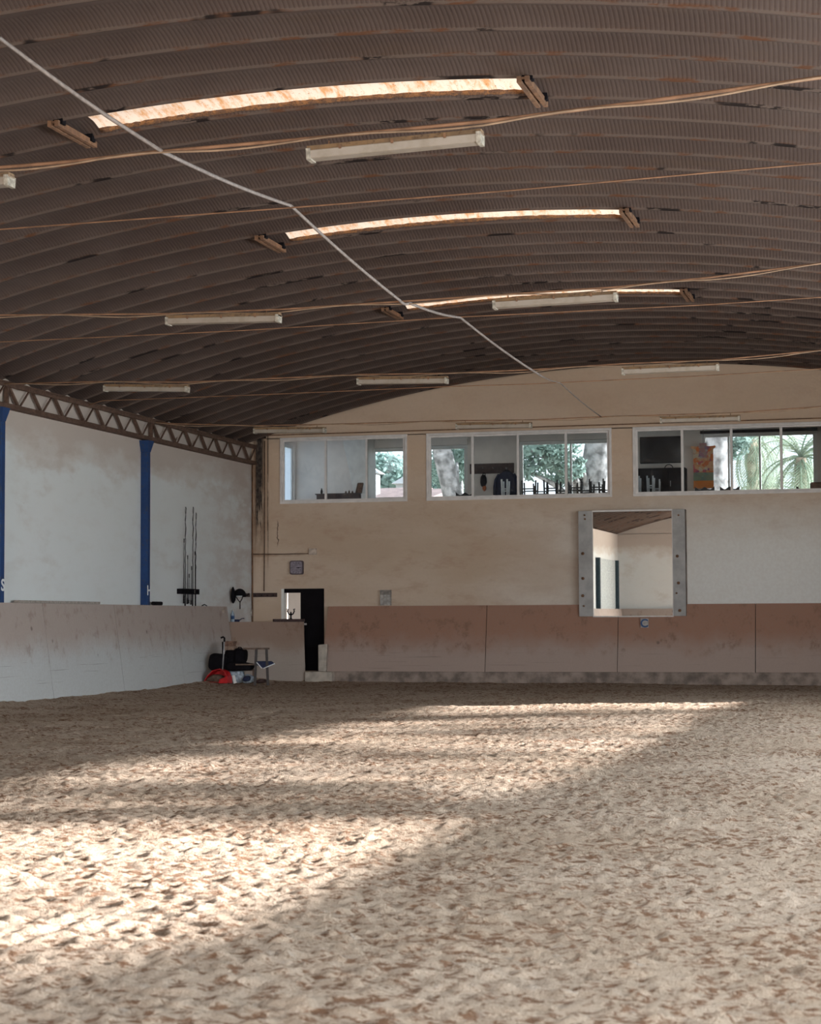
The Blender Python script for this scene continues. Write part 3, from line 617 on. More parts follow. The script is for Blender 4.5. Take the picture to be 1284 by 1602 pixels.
m = MB(); prof = [(.07, 0), (.12, -.03), (.24, -.10), (.28, -.22), (.29, -.45), (.31, ztp*0-.68)]; vs = []; n = 16
for hw, z in prof:
    for k_ in range(n): a = 2*PI*k_/n; vs.append((hw*math.cos(a), (.04+.05*hw/.3)*math.sin(a)*(1+.15*math.cos(5*a)), z))
m.add(vs, [(i*n+k_, (i+1)*n+k_, (i+1)*n+(k_+1) % n, i*n+(k_+1) % n) for i in range(len(prof)-1) for k_ in range(n)]+[tuple(range(n)), tuple((len(prof)-1)*n+k_ for k_ in range(n))][:2], True)
m.build('body', M['navy'], t)
for sg in (-1, 1): m = MB(); m.tube([(sg*.2, 0, -.09), (sg*.29, 0, -.25), (sg*.32, -.02, -.45), (sg*.33, -.03, -.66)], [.05, .06, .055, .045], 8); m.build('sleeve', M['navy'], t)
m = MB(); m.tube([(-.09, 0, -.01), (0, -.03, .025), (.09, 0, -.01)], .02, 6); m.build('collar', M['black'], t)
m = MB(); m.tube([(0, 0, 0), (0, 0, .05), (.02, 0, .08), (0, .03, .10)], .006, 5); m.build('hanger_hook', M['steel'], t)
q0 = at(756, 741, Y=Yj); t = thing('shoulder_bag', 'small dark bag with an orange tail hanging left of the jacket', 'bag', (q0.x, Yj, q0.z))
m = MB(); m.blob((0, 0, -.2), (.10, .06, .17), 3, .1); m.build('body', M['black'], t)
m = MB(); m.tube([(-.05, 0, -.1), (-.02, .06, .0), (0, .08, .03), (.03, .06, 0), (.06, 0, -.12)], .012, 5); m.build('strap', M['black'], t)
m = MB(); m.blob((.03, 0, -.40), (.05, .03, .09), 5, .15); m.build('orange_tail', M['orange'], t)
# television and low black cupboard
c0, c1 = at(1001, 684, Y=51.9), at(1068, 724, Y=51.9)
t = thing('television', 'black flat television on the clubroom wall behind the right window', 'television', ((c0.x+c1.x)/2, 51.92, c1.z))
m = MB(); m.box(rel(t, (c0.x, 51.88, c1.z)), rel(t, (c1.x, 51.93, c0.z))); m.build('casing', M['black'], t, bevel=.005)
m = MB(); m.box(rel(t, (c0.x+.02, 51.874, c1.z+.03)), rel(t, (c1.x-.02, 51.879, c0.z-.02))); m.build('screen', M['blackgloss'], t)
m = MB(); m.box(rel(t, (c0.x+.4, 51.93, c1.z+.2)), rel(t, (c1.x-.4, 52.0, c0.z-.2))); m.build('wall_mount', M['steel'], t)
c0, c1 = at(995, 733, Y=51.5), at(1071, 733, Y=51.5)
t = thing('black_cupboard', 'wide black cupboard below the television', 'cupboard', ((c0.x+c1.x)/2, 51.7, RZ0))
m = MB(); m.box(rel(t, (c0.x, 51.52, RZ0)), rel(t, (c1.x, 51.98, c0.z))); m.build('body', M['black'], t)
w3 = (c1.x-c0.x)/3
for i in range(3):
    m = MB(); m.box(rel(t, (c0.x+.01+i*w3, 51.5, RZ0+.08)), rel(t, (c0.x-.01+(i+1)*w3, 51.52, c0.z-.02))); d_ = m.build('cupboard_door', M['black'], t)
    m = MB(); m.box(rel(t, (c0.x+.04+i*w3, 51.49, c0.z-.5)), rel(t, (c0.x+.055+i*w3, 51.50, c0.z-.35))); m.build('handle', M['steel'], d_)
q0 = at(1046, 733, Y=51.6); m = MB(); m.tube([(.11*math.cos(a), 0, .11*math.sin(a)) for a in [i*PI/10 for i in range(11)]], .013, 6)
tag(m.build('carrying_hoop', M['black'], None, (q0.x, 51.6, q0.z)), 'small black hoop handle standing on top of the black cupboard', 'hoop')
# hanging cloth in many colours
Yt = 51.3; zt0, zb0 = at(1100, 693, Y=Yt).z, at(1100, 764, Y=Yt).z; H_ = zt0-zb0; cx = at(1100, 730, Y=Yt).x; s_ = 1/(F_PX/ (Yt*1.02))
t = thing('wall_hanging', 'bright orange and red patterned hanging with flared shoulders', 'wall hanging', (cx, Yt, zb0))
hw = 15.2*s_; out = [(-hw, 0), (hw, 0), (hw, H_*.86), (hw*1.27, H_*.90), (hw*1.2, H_*.94), (hw*.7, H_*.925), (.35*hw, H_*.935), (.36*hw, H_), (-.36*hw, H_), (-.35*hw, H_*.935), (-.7*hw, H_*.925), (-hw*1.2, H_*.94), (-hw*1.27, H_*.90), (-hw, H_*.86)]
m = MB(); m.prism([(x, 0, z) for x, z in out], (0, .02, 0)); m.build('cloth', M['tapestry'], t)
m = MB(); m.tube([(-hw*1.2, .03, H_*.91), (hw*1.2, .03, H_*.91)], .015, 6); m.tube([(0, .03, H_*.91), (0, .03, RZ1-zb0)], .006, 5); m.build('hanging_rod', M['wood'], t)
# tables with upturned chairs
def upchair(mat, w=.40, d=.40, leg=.44, name='upturned_chair'):
    """built upside down: seat underside at z=.03, legs up"""
    t = thing(name, 'x', 'chair')
    m = MB(); m.box((-w/2, -d/2, 0), (w/2, d/2, .035)); m.build('seat', mat, t, bevel=.008)
    for sx in (-1, 1):
        for sy in (-1, 1):
            m = MB(); m.bar((sx*(w/2-.03), sy*(d/2-.03), .035), (sx*(w/2-.02), sy*(d/2-.015), leg*(1 if sy < 0 else .92)), .042, .038); m.build('leg', mat, t)
    m = MB(); zz = .035+leg*.42
    m.bar((-w/2+.02, -d/2+.03, zz), (w/2-.02, -d/2+.03, zz), .045, .03); m.bar((-w/2+.02, d/2-.03, zz-.04), (w/2-.02, d/2-.03, zz-.04), .045, .03)
    m.bar((-w/2+.03, -d/2+.03, zz-.07), (-w/2+.03, d/2-.03, zz-.07), .022, .03); m.bar((w/2-.03, -d/2+.03, zz-.07), (w/2-.03, d/2-.03, zz-.07), .022, .03)
    m.build('stretcher', mat, t)
    m = MB()
    for sx in (-1, 1): m.bar((sx*(w/2-.03), d/2-.01, .03), (sx*(w/2-.03), d/2+.08, -.44), .035, .03)
    m.bar((-w/2+.03, d/2+.03, -.18), (w/2-.03, d/2+.03, -.18), .05, .02); m.bar((-w/2+.03, d/2+.075, -.40), (w/2-.03, d/2+.075, -.40), .08, .02)
    m.build('backrest', mat, t); return t
def table(x0, x1, y0, y1, ztop, label, mat='darkwood', group=None):
    t = thing('dining_table', label, 'table', ((x0+x1)/2, (y0+y1)/2, RZ0), group); W2, D2 = (x1-x0)/2, (y1-y0)/2; h = ztop-RZ0
    m = MB(); m.box((-W2, -D2, h-.035), (W2, D2, h)); m.build('tabletop', M[mat], t, bevel=.005)
    for sx in (-1, 1):
        for sy in (-1, 1): m = MB(); m.box((sx*(W2-.06)-.03, sy*(D2-.06)-.03, 0), (sx*(W2-.06)+.03, sy*(D2-.06)+.03, h-.035)); m.build('leg', M[mat], t)
TT = RZ0+.76
TY = 49.4
ta, tb = at(812, 770, Y=TY).x, at(884, 770, Y=TY).x; tc, td = at(888, 770, Y=TY).x, at(960, 770, Y=TY).x
table(ta, td, 48.95, 49.38, TT, 'dark dining table under the nearer upturned black chairs in the middle window', group='dining tables in the clubroom')
table(ta, td, 50.15, 50.58, TT, 'dark dining table under the farther upturned black chairs in the middle window', group='dining tables in the clubroom')
G = 'black chairs upturned on the clubroom tables'
spots = [(829, .05), (846, .1), (864, -.06), (881, .08), (899, .1), (916, -.1), (934, .06), (950, -.08)]
order = ['leftmost', 'second from the left', 'third from the left', 'fourth from the left', 'fifth from the left', 'third from the right', 'second from the right', 'rightmost']
C0 = upchair(M['chairblack'])
for i, ((x, rz), w) in enumerate(zip(spots, order)):
    o = C0 if i == 0 else copy_tree(C0, (0, 0, 0))
    yy_ = 49.15+1.2*(i % 2); o.location = (at(x, 770, Y=yy_).x, yy_, TT); o.rotation_euler = (0, 0, rz); o['group'] = G
    o['label'] = 'upturned black chair, %s of the row in the middle window' % w
P0 = upchair(M['palechair'], w=.19, d=.3, leg=.50, name='upturned_stool')
pale = [(790.5, 49.3, .02, 'pale upturned stool in front of the black jacket'), (1018, 49.3, .0, 'pale upturned stool before the black cupboard, the larger one'), (1027.5, 50.6, .1, 'pale upturned stool just right of the larger one by the cupboard'), (996.5, 49.3, 0, 'pale upturned stool at the left edge of the right window')]
for i, (x, Y, rz, lab) in enumerate(pale):
    o = P0 if i == 0 else copy_tree(P0, (0, 0, 0)); o.location = (at(x, 770, Y=Y).x, Y, TT); o.rotation_euler = (0, 0, rz)
    o['label'] = lab; o['category'] = 'stool'; o['group'] = 'pale stools upturned on the clubroom tables'
table(at(770, 770, Y=49.3).x, at(806, 770, Y=49.3).x, 49.0, 49.42, TT, 'dark dining table below the hanging jacket', group='dining tables in the clubroom')
table(at(1012, 770, Y=50.6).x, at(1045, 770, Y=50.6).x, 50.4, 50.72, TT, 'dark dining table just before the black cupboard, behind the other one', group='dining tables in the clubroom')
table(at(985, 770, Y=49.5).x, at(1045, 770, Y=49.5).x, 49.0, 49.42, TT, 'dark dining table in front of the black cupboard', group='dining tables in the clubroom')
# upright chairs whose carved backs show above the sill
def carved_chair():
    t = thing('carved_chair', 'x', 'chair', (0, 0, 0), 'carved back chairs below the patterned hanging'); sh = .45; w = .5
    m = MB(); m.box((-w/2, -.22, sh-.04), (w/2, .22, sh)); m.build('seat', M['chairblack'], t, bevel=.01)
    for sx in (-1, 1):
        for sy in (-1, 1): m = MB(); m.box((sx*(w/2-.03)-.02, sy*.19-.02, 0), (sx*(w/2-.03)+.02, sy*.19+.02, sh-.04)); m.build('leg', M['chairblack'], t)
    m = MB(); top = []
    for i in range(21):
        u = -1+i*.1; top.append((u*w/2, .21, .93+.035*math.cos(u*PI*2)*(1-.3*abs(u))+(.03 if abs(u) > .93 else 0)))
    m.prism([(-w/2, .21, .80), ]+[(w/2, .21, .80)]+top[::-1], (0, .03, 0))
    for sx in (-1, 1): m.box((sx*(w/2-.02)-.02, .205, sh), (sx*(w/2-.02)+.02, .245, .95))
    m.box((-w/2, .21, .62), (w/2, .24, .70)); m.build('backrest', M['chairblack'], t); return t
K0 = carved_chair()
for i, (x, lab) in enumerate(((1102, 'black carved chair directly below the orange hanging'), (1141, 'black carved chair right of the orange hanging, behind the mullion'), (727, 'black carved chair at the bottom of the middle window, left part'))):
    o = K0 if i == 0 else copy_tree(K0, (0, 0, 0)); q0 = at(x, 763 if i < 2 else 773, Y=49.6); o.location = (q0.x, 49.6-.2, RZ0+(0.02*0)); o['label'] = lab
    o.location.z = RZ0
q0 = at(1282, 760, Y=50.2); t = thing('armchair', 'brown leather armchair at the right edge of the right window', 'armchair', (q0.x+.12, 50.2, RZ0))
m = MB(); m.box((-.38, -.35, .1), (.38, .38, .48)); m.build('base', M['leather'], t, bevel=.04)
m = MB(); m.box((-.38, .22, .45), (.38, .40, 1.09)); m.build('backrest', M['leather'], t, bevel=.05)
for sx in (-1, 1): m = MB(); m.box((sx*.38-.08*(sx > 0), -.35, .45), (sx*.38+.08*(sx < 0), .3, .66)); m.build('armrest', M['leather'], t, bevel=.03)
q0 = at(1254, 758, Y=51.2); t = thing('reclined_chair', 'dark slanting chair back left of the brown armchair', 'chair', (q0.x, 51.2, RZ0))
m = MB(); m.hexa([(-.02, -.2, .45), (.12, -.2, .45), (.12, .2, .45), (-.02, .2, .45)], [(-.14, -.2, 1.02), (-.09, -.2, 1.02), (-.09, .2, 1.02), (-.14, .2, 1.02)]); m.build('backrest', M['black'], t, bevel=.01)
m = MB(); m.box((0, -.22, .40), (.4, .22, .45)); m.build('seat', M['black'], t)
for sx in (.03, .37):
    for sy in (-.18, .18): m = MB(); m.tube([(sx, sy, 0), (sx, sy, .4)], .015, 6); m.build('leg', M['black'], t)

# ------------------------------------------------------------------ doorway and lobby behind it
m = MB(); LX0, LX1, LY1, LZ1 = -17.3, -14.0, 49.5, 3.6
m.box((LX0, RY0, 0.05), (LX1, LY1, .25)); struct(m.build('floor_lobby', M['concrete']))
m = MB(); m.box((LX0, RY0, LZ1), (LX1, LY1, LZ1+.1)); struct(m.build('ceiling_lobby', M['plaster']))
m = MB(); wl = [at(447, 945, Y=LY1).x, at(450.3, 945, Y=LY1).x]
m.box((LX0, LY1, .05), (wl[0], LY1+.15, LZ1)); m.box((wl[1], LY1, .05), (LX1, LY1+.15, LZ1)); m.box((wl[0], LY1, .05), (wl[1], LY1+.15, 1.0)); m.box((wl[0], LY1, 2.85), (wl[1], LY1+.15, LZ1))
struct(m.build('wall_lobby_back', M['plaster']))
m = MB(); m.box((LX0-.15, RY0, .05), (LX0, 46.8, LZ1)); m.box((LX0-.15, 48.6, .05), (LX0, LY1+.15, LZ1)); m.box((LX0-.15, 46.8, .05), (LX0, 48.6, .9)); m.box((LX0-.15, 46.8, 2.9), (LX0, 48.6, LZ1))
struct(m.build('wall_lobby_left', M['plaster']))
m = MB(); m.box((LX1, RY0, .05), (LX1+.15, LY1+.15, LZ1)); struct(m.build('wall_lobby_right', M['plaster']))
t = bpy.data.objects.new('door_1', None); COL.objects.link(t); t.location = (DX0, YE, DZ0); struct(t)
xm = at(470, 980, Y=YE+.05).x
m = MB(); m.box(rel(t, (xm, YE+.05, DZ0)), rel(t, (DX1, YE+.10, DZ1-.03))); lf = m.build('door_leaf', M['doorblack'], t)
m = MB(); m.box(rel(t, (xm+.05, YE+.03, 1.25)), rel(t, (xm+.08, YE+.05, 1.40))); m.build('door_handle', M['steel'], lf)
m = MB(); m.box(rel(t, (DX0, YE-.01, DZ0)), rel(t, (DX0+.07, YE+.2, DZ1))); m.build('door_jamb', M['end'], t)
m = MB(); m.box(rel(t, (DX0+.07, YE+.02, DZ1-.10)), rel(t, (DX1, YE+.2, DZ1))); m.build('door_header', M['doorblack'], t)
# pale padded post at the foot of the door
q0 = at(498, 1048, Y=45.25); q1 = at(513, 1006, Y=45.25)
m = MB(); m.hexa([(0, 0, 0), (.2, 0, 0), (.2, .1, 0), (0, .1, 0)], [(-.0, .0, .66), (.235, .0, .68), (.235, .1, .68), (-.0, .1, .66)])
tag(m.build('door_buffer', M['stepwhite'], None, (q0.x, 45.22, .265), bevel=.02), 'short pale wooden buffer post at the right foot of the black doorway', 'post')

# ------------------------------------------------------------------ riding mirror, letter plate
mt = thing('riding_mirror', 'tall riding mirror on the end wall between two bolted grey boards', 'mirror', (at(990, 900, Y=45.5).x, 45.62, 1.6))
mz0, mz1 = at(990, 964, Y=45.5).z, at(990, 798, Y=45.5).z
X_ = lambda x: at(x, 880, Y=45.5).x
for xa, xb in ((905, 927), (1052, 1072)):
    m = MB(); m.box(rel(mt, (X_(xa), 45.50, mz0+.0)), rel(mt, (X_(xb), 45.60, mz1))); bd = m.build('mounting_board', plain('grey_primed_board', (0.42, 0.40, 0.385), .85, 0, .1, 4), mt, bevel=.004)
    for y in ((806, 812, 866, 905, 932, 948) if xa < 1000 else (806, 870, 912, 928, 955)):
        q0 = at((xa+xb)/2+random.uniform(-5, 5), y, Y=45.5); m = MB(); r = random.choice([.022, .03, .036])
        m.tube([rel(mt, (q0.x, 45.47, q0.z)), rel(mt, (q0.x, 45.505, q0.z))], r, 10); m.build('bolt_head', M['rust'], bd)
m = MB(); m.box(rel(mt, (X_(927)+.01, 45.515, mz0)), rel(mt, (X_(1052)-.01, 45.53, mz1-.02))); mg = m.build('mirror_glass', M['mirror'], mt); mg.rotation_euler = (.0021, 0, 0)
m = MB(); m.box(rel(mt, (X_(927)-.005, 45.49, mz1-.03)), rel(mt, (X_(1052)+.005, 45.54, mz1+.01))); m.box(rel(mt, (X_(927)-.005, 45.50, mz0-.02)), rel(mt, (X_(1052)+.005, 45.54, mz0+.005))); m.box(rel(mt, (X_(927)-.005, 45.5, mz0)), rel(mt, (X_(927)+.01, 45.54, mz1)))
m.box(rel(mt, (X_(1052)-.01, 45.5, mz0)), rel(mt, (X_(1052)+.005, 45.54, mz1))); m.build('mirror_edge', M['alu'], mt)
m = MB(); m.box(rel(mt, (X_(905), 45.53, mz0)), rel(mt, (X_(1072), 45.8, mz1))); m.build('backing', M['concrete'], mt)
def letter(ch, name, mat, size, loc, rot, parent):
    c = bpy.data.curves.new(name, 'FONT'); c.body = ch; c.size = size; c.extrude = 0.004; c.offset = 0.006; c.align_x = 'CENTER'
    o = bpy.data.objects.new(name, c); COL.objects.link(o); o.parent = parent; o.location = loc; o.rotation_euler = rot; c.materials.append(mat)
    bpy.context.view_layer.update(); me = bpy.data.meshes.new_from_object(o.evaluated_get(bpy.context.evaluated_depsgraph_get())); bpy.data.objects.remove(o); o = bpy.data.objects.new(name, me); COL.objects.link(o)
    if not me.materials: me.materials.append(mat)
    o.parent = parent; o.location = loc; o.rotation_euler = rot; return o
q0 = at(1008, 982, Y=45.48)
t = thing('letter_plate', 'small pale plate with a blue letter C below the mirror', 'sign', (q0.x, 45.48, q0.z))
M['bluepaint'] = plain('blue_letter_paint', (0.03, 0.08, 0.20), 0.6, 0, .1, 9)
m = MB(); m.box((-.095, 0, 0), (.095, .02, .22)); m.build('plate', plain('grey_plate', (0.42, 0.38, 0.36), .7), t)
letter('C', 'letter', M['bluepaint'], .27, (-.005, -.004, .015), (PI/2, 0, 0), t)

# ------------------------------------------------------------------ left wall: columns, lattice girder
def column(Y, ch, label, ztop=5.45, sx=1.0):
    t = thing('steel_column', label, 'column', (XL+.105, Y, 1.84)); h = ztop-1.84; w = .07
    m = MB(); m.box((-w-.03, -w, 0), (w, w, h-.25)); m.build('shaft', M['blue'], t, bevel=.012)
    m = MB(); m.hexa([(-w-.03, -w, h-.25), (w, -w, h-.25), (w, w, h-.25), (-w-.03, w, h-.25)], [(-w-.03, -w-.09, h), (w+.05, -w-.09, h), (w+.05, w+.09, h), (-w-.03, w+.09, h)]); m.build('flared_head', M['blue'], t)
    if ch: letter(ch, 'letter', M['letter'], .30, (w+.006, 0.0, .25), (PI/2, 0, PI/2), t)
    return t
column(38.75, 'H', 'blue painted column with a white H, left of the whips')
column(31.93, 'S', 'blue painted column with a white S at the left edge of the picture')
t = thing('lattice_girder', 'rusty brown lattice girder running along the top of the left wall', 'girder', (XL+.12, 36, 5.45))
gy0, gy1, gz0, gz1 = 25.4, YE-.02, 5.47, 5.965; gx = XL+.06
m = MB(); m.box(rel(t, (gx-.06, gy0, gz1-.03)), rel(t, (gx+.10, gy1, gz1))); m.box(rel(t, (gx+.06, gy0, gz1-.10)), rel(t, (gx+.08, gy1, gz1-.03))); m.build('top_chord', M['truss'], t)
m = MB(); m.box(rel(t, (gx-.06, gy0, gz0)), rel(t, (gx+.10, gy1, gz0+.03))); m.box(rel(t, (gx+.06, gy0, gz0+.03)), rel(t, (gx+.08, gy1, gz0+.09))); m.build('bottom_chord', M['truss'], t)
for k in range(3):
    yb0 = 25.4+6.85*k-.02; n = 7; st = 6.8/n
    for i in range(n):
        y = yb0+i*st
        m = MB(); m.bar(rel(t, (gx+.02, y+.03, gz1-.05)), rel(t, (gx+.02, y+st/2, gz0+.05)), .05, .05); m.build('diagonal', M['truss'], t)
        m = MB(); m.bar(rel(t, (gx+.02, y+st/2, gz0+.05)), rel(t, (gx+.02, y+st-.03, gz1-.05)), .028, .028); m.build('diagonal', M['truss'], t)
    m = MB(); m.box(rel(t, (gx-.03, yb0+6.82, gz0)), rel(t, (gx+.05, yb0+6.88, gz1))); m.build('upright', M['truss'], t)
# back end: light coloured board between two short blue columns (seen in the mirror)
m = MB(); m.box((XL, -13.0, 1.9), (XL+.05, -7.1, 4.5)); struct(m.build('trim_30', plain('pale_grey_board', (0.46, 0.49, 0.49))))
M['teal'] = plain('dark_teal_paint', (0.02, 0.045, 0.06))
for yy in (-7.0, -13.1):
    m = MB(); m.box((-.12, -.12, 0), (.1, .12, 2.65)); tag(m.build('steel_column', M['teal'], None, (XL+.12, yy, 1.86)), 'short dark column seen only in the mirror, %s' % ('left one' if yy > -10 else 'right one'), 'column')

# corner clutter on the end wall: conduit, box, clock, rail
def wire(pts, r, name, mat, label, cat='cable', n=6): m = MB(); m.tube(pts, r, n); return tag(m.build(name, mat), label, cat)
E_ = lambda x, y, d=.02: tuple(at(x, y, Y=YE-d))
wire([E_(414, 690), E_(414, 800), E_(413, 925)], .012, 'conduit', M['wood'], 'thin vertical conduit down the stained corner of the end wall', 'conduit')
wire([E_(393, 867), E_(440, 867), E_(482, 866)], .014, 'conduit', M['wood'], 'thin horizontal conduit leading to the junction box', 'conduit')
wire([(XL+.03, YE-.03, 5.5), (XL+.03, YE-.03, 3.0), (XL+.03, YE-.03, 1.46)], .02, 'conduit', M['rust'], 'rusty pipe running down the inside corner of the hall', 'conduit')
q0 = at(489, 863, Y=YE-.03); t = thing('junction_box', 'small square junction box above the clock', 'junction box', (q0.x, YE-.03, q0.z))
m = MB(); m.box((-.1, -.03, -.08), (.1, .03, .08)); m.build('body', plain('beige_plastic', (0.50, 0.40, 0.33)), t, bevel=.008)
m = MB(); m.box((-.085, -.036, -.065), (.085, -.03, .065)); m.build('cover', plain('beige_cover', (0.56, 0.45, 0.37)), t)
q0 = at(464, 888, Y=YE-.04); t = thing('wall_clock', 'rounded square wall clock above the black door', 'clock', (q0.x, YE-.04, q0.z))
def rsq(w, n=6, r=.05): return [(cx_*(w-r)+r*math.cos(a), cz_*(w-r)+r*math.sin(a)) for cx_, cz_, a0_ in ((1, 1, 0), (-1, 1, PI/2), (-1, -1, PI), (1, -1, 1.5*PI)) for a in [a0_+i*PI/2/n for i in range(n+1)]]
m = MB(); m.prism([(x, -.03, z) for x, z in rsq(.175)], (0, .07, 0)); m.build('case', plain('dark_clock_case', (0.10, 0.07, 0.08)), t)
m = MB(); m.prism([(x, -.034, z) for x, z in rsq(.150)], (0, .005, 0)); m.build('dial', plain('lilac_dial', (0.27, 0.23, 0.27), .5), t)
for ln, wd, a in ((.09, .012, PI/2+.15), (.12, .010, PI/2-.05)): m = MB(); m.bar((0, -.04, 0), (ln*math.sin(a), -.04, ln*math.cos(a)), .006, wd); m.build('hand', M['black'], t)
for i in range(12): a = i*PI/6; m = MB(); m.bar((.115*math.sin(a), -.037, .115*math.cos(a)), (.135*math.sin(a), -.037, .135*math.cos(a)), .005, .008); m.build('hour_mark', M['black'], t)
a0, a1 = at(396, 929, Y=YE-.03), at(433, 932, Y=YE-.03)
t = thing('hook_rail', 'dark wooden hook rail on the end wall left of the door', 'rail', ((a0.x+a1.x)/2, YE-.03, a1.z))
m = MB(); m.box(rel(t, (a0.x, YE-.04, a1.z-.03)), rel(t, (a1.x, YE+.0, a0.z+.02))); m.build('board', M['darkwood'], t)
for i in range(4): xx = a0.x+(a1.x-a0.x)*(i+.5)/4; m = MB(); m.tube([rel(t, (xx, YE-.03, a1.z+.02)), rel(t, (xx, YE-.08, a1.z+.0)), rel(t, (xx, YE-.09, a1.z+.03))], .008, 5); m.build('hook', M['black'], t)
# small wire letter rack right of the door
q0 = at(603, 947, Y=YE-.06); t = thing('notice_holder', 'small grey wire document holder on the wall above the boards', 'document holder', (q0.x, YE-.05, q0.z))
M['holder'] = plain('weathered_grey_metal', (0.33, 0.29, 0.26))
m = MB(); m.box((-.14, .02, 0), (.14, .045, .38)); m.build('back_plate', M['holder'], t)
m = MB(); m.box((-.13, -.03, 0), (.13, .02, .26)); m.build('pocket', plain('pale_grey_pocket', (0.42, 0.39, 0.36)), t, bevel=.005)
for xx in (-.13, -.045, .045, .13): m = MB(); m.bar((xx, -.03, 0), (xx, -.03, .38), .015, .015); m.build('rod', M['holder'], t)
m = MB(); m.bar((-.14, -.03, .36), (.14, -.03, .36), .015, .03); m.build('rod', M['holder'], t)

# left wall end: helmet on its rail, bottle, bowl
XLw = XL+.03
a0, a1 = at(376, 931, X=XLw), at(391, 933, X=XLw)
t = thing('hook_rail', 'short black hook rail behind the hanging helmet', 'rail', (XLw, (a0.y+a1.y)/2, a0.z))
m = MB(); m.box(rel(t, (XL+.0, a0.y, a0.z-.04)), rel(t, (XL+.05, a1.y-.05, a0.z+.05))); m.build('board', M['darkwood'], t)
m = MB(); m.tube([rel(t, (XL+.04, a0.y+.3, a0.z)), rel(t, (XL+.14, a0.y+.25, a0.z)), rel(t, (XL+.16, a0.y+.25, a0.z+.05))], .012, 6); m.build('hook', M['black'], t)
q0 = at(375, 932, X=XL+.2)
t = thing('riding_helmet', 'black riding helmet hanging at the far end of the left wall', 'helmet', tuple(q0))
m = MB(); vs = []; n = 18; mm = 8
for i in range(mm+1):
    th = PI/2*i/mm
    for k in range(n):
        a = 2*PI*k/n; vs.append((.155*math.cos(a)*math.cos(th), .185*math.sin(a)*math.cos(th), .175*math.sin(th)))
m.add(vs, [(i*n+k, i*n+(k+1) % n, (i+1)*n+(k+1) % n, (i+1)*n+k) for i in range(mm) for k in range(n)]+[tuple(range(n))[::-1]], True); m.build('shell', M['black'], t)
m = MB(); m.prism([(-.12, .11, 0), (-.09, .21, -.01), (0, .245, -.015), (.09, .21, -.01), (.12, .11, 0)], (0, 0, -.018)); m.build('peak', M['black'], t)
m = MB(); m.tube([(-.1, -.05, 0), (-.06, .0, -.08), (0, .02, -.16), (.0, .02, -.33)], .012, 5); m.tube([(.1, -.05, 0), (.06, .0, -.08), (0, .02, -.16)], .012, 5); m.build('chin_strap', M['black'], t)
m = MB(); m.tube([(0, -.03, .15), (0, -.03, .0)], .01, 5); m.lathe([(.07, -.03), (.09, -.01), (.08, .0)], (0, 0, 0), 12); m.build('liner', M['palechair'], t)
q0 = at(365, 931, X=XL+.1); m = MB(); m.blob((0, 0, 0), (.05, .07, .20), 9, .25)
tag(m.build('riding_glove', M['black'], None, (XL+.09, q0.y, q0.z)), 'black cloth hanging on the wall left of the helmet', 'cloth')
q0 = at(364, 967, X=-16.43)
def bottle_mat():
    q = NB('clear_blue_plastic'); q.done((0.55, 0.68, 0.82), 0.15); q.b.inputs['Transmission Weight'].default_value = .5; return q.m
t = thing('water_bottle', 'clear plastic water bottle standing on the corner ledge', 'bottle', (q0.x, q0.y, 1.46))
m = MB(); m.lathe([(.04, 0), (.045, .02), (.045, .10), (.04, .13), (.045, .16), (.045, .22), (.015, .29), (.015, .31)], (0, 0, 0), 14); m.build('body', bottle_mat(), t)
m = MB(); m.lathe([(.018, .31), (.018, .335)], (0, 0, 0), 10); m.build('cap', M['white'], t)
m = MB(); m.lathe([(.0465, .11), (.0465, .19)], (0, 0, 0), 14); m.build('label_band', M['bluepaint'], t)
q0 = at(369.5, 966, X=-16.38); t = thing('water_dipper', 'dark blue scoop on the ledge beside the bottle', 'scoop', (q0.x, q0.y, 1.46))
m = MB(); m.lathe([(.05, 0), (.08, .04), (.09, .10), (.085, .10), (.05, .03)], (0, 0, 0), 14); m.build('bowl', M['navy'], t)
m = MB(); m.tube([(.08, 0, .08), (.15, 0, .12), (.21, 0, .12)], .012, 6); m.build('handle', M['navy'], t)
q0 = at(357, 962, Y=45.0); m = MB(); m.hexa([(0, 0, 0), (.1, 0, 0), (.1, .05, 0), (0, .05, 0)], [(-.06, 0, .24), (-.01, 0, .24), (-.01, .05, .24), (-.06, .05, .24)])
tag(m.build('black_wedge', M['black'], None, (q0.x-.02, 44.7, 1.46)), 'black wedge leaning behind the end of the left boards', 'wedge')
q0 = at(391, 959, Y=YE-.03); t = thing('light_switch', 'small grey switch box low in the inside corner', 'switch', (q0.x+.02, YE-.02, q0.z))
m = MB(); m.box((-.045, -.03, -.08), (.045, .02, .08)); m.build('body', M['holder'], t, bevel=.006)
m = MB(); m.box((-.02, -.038, -.02), (.02, -.03, .03)); m.build('rocker', M['white'], t)
# coat-hook like black stand on the low board
q0 = at(458, 967, Y=45.25); t = thing('saddle_hook', 'black forked metal bracket on the low board in the doorway', 'bracket', (q0.x, 43.62+1.78*(q0.x+16.36)/(lx1+16.36), 1.562))
m = MB(); m.lathe([(.05, 0), (.02, .02), (.02, .1), (.05, .12), (.02, .14), (.015, .18)], (0, 0, 0), 10); m.build('stem', M['black'], t)
for sg in (-1, 1): m = MB(); m.tube([(0, 0, .10), (sg*.06, 0, .13), (sg*.09, 0, .2), (sg*.07, 0, .24), (sg*.11, 0, .245)], .016, 6); m.build('arm', M['black'], t)

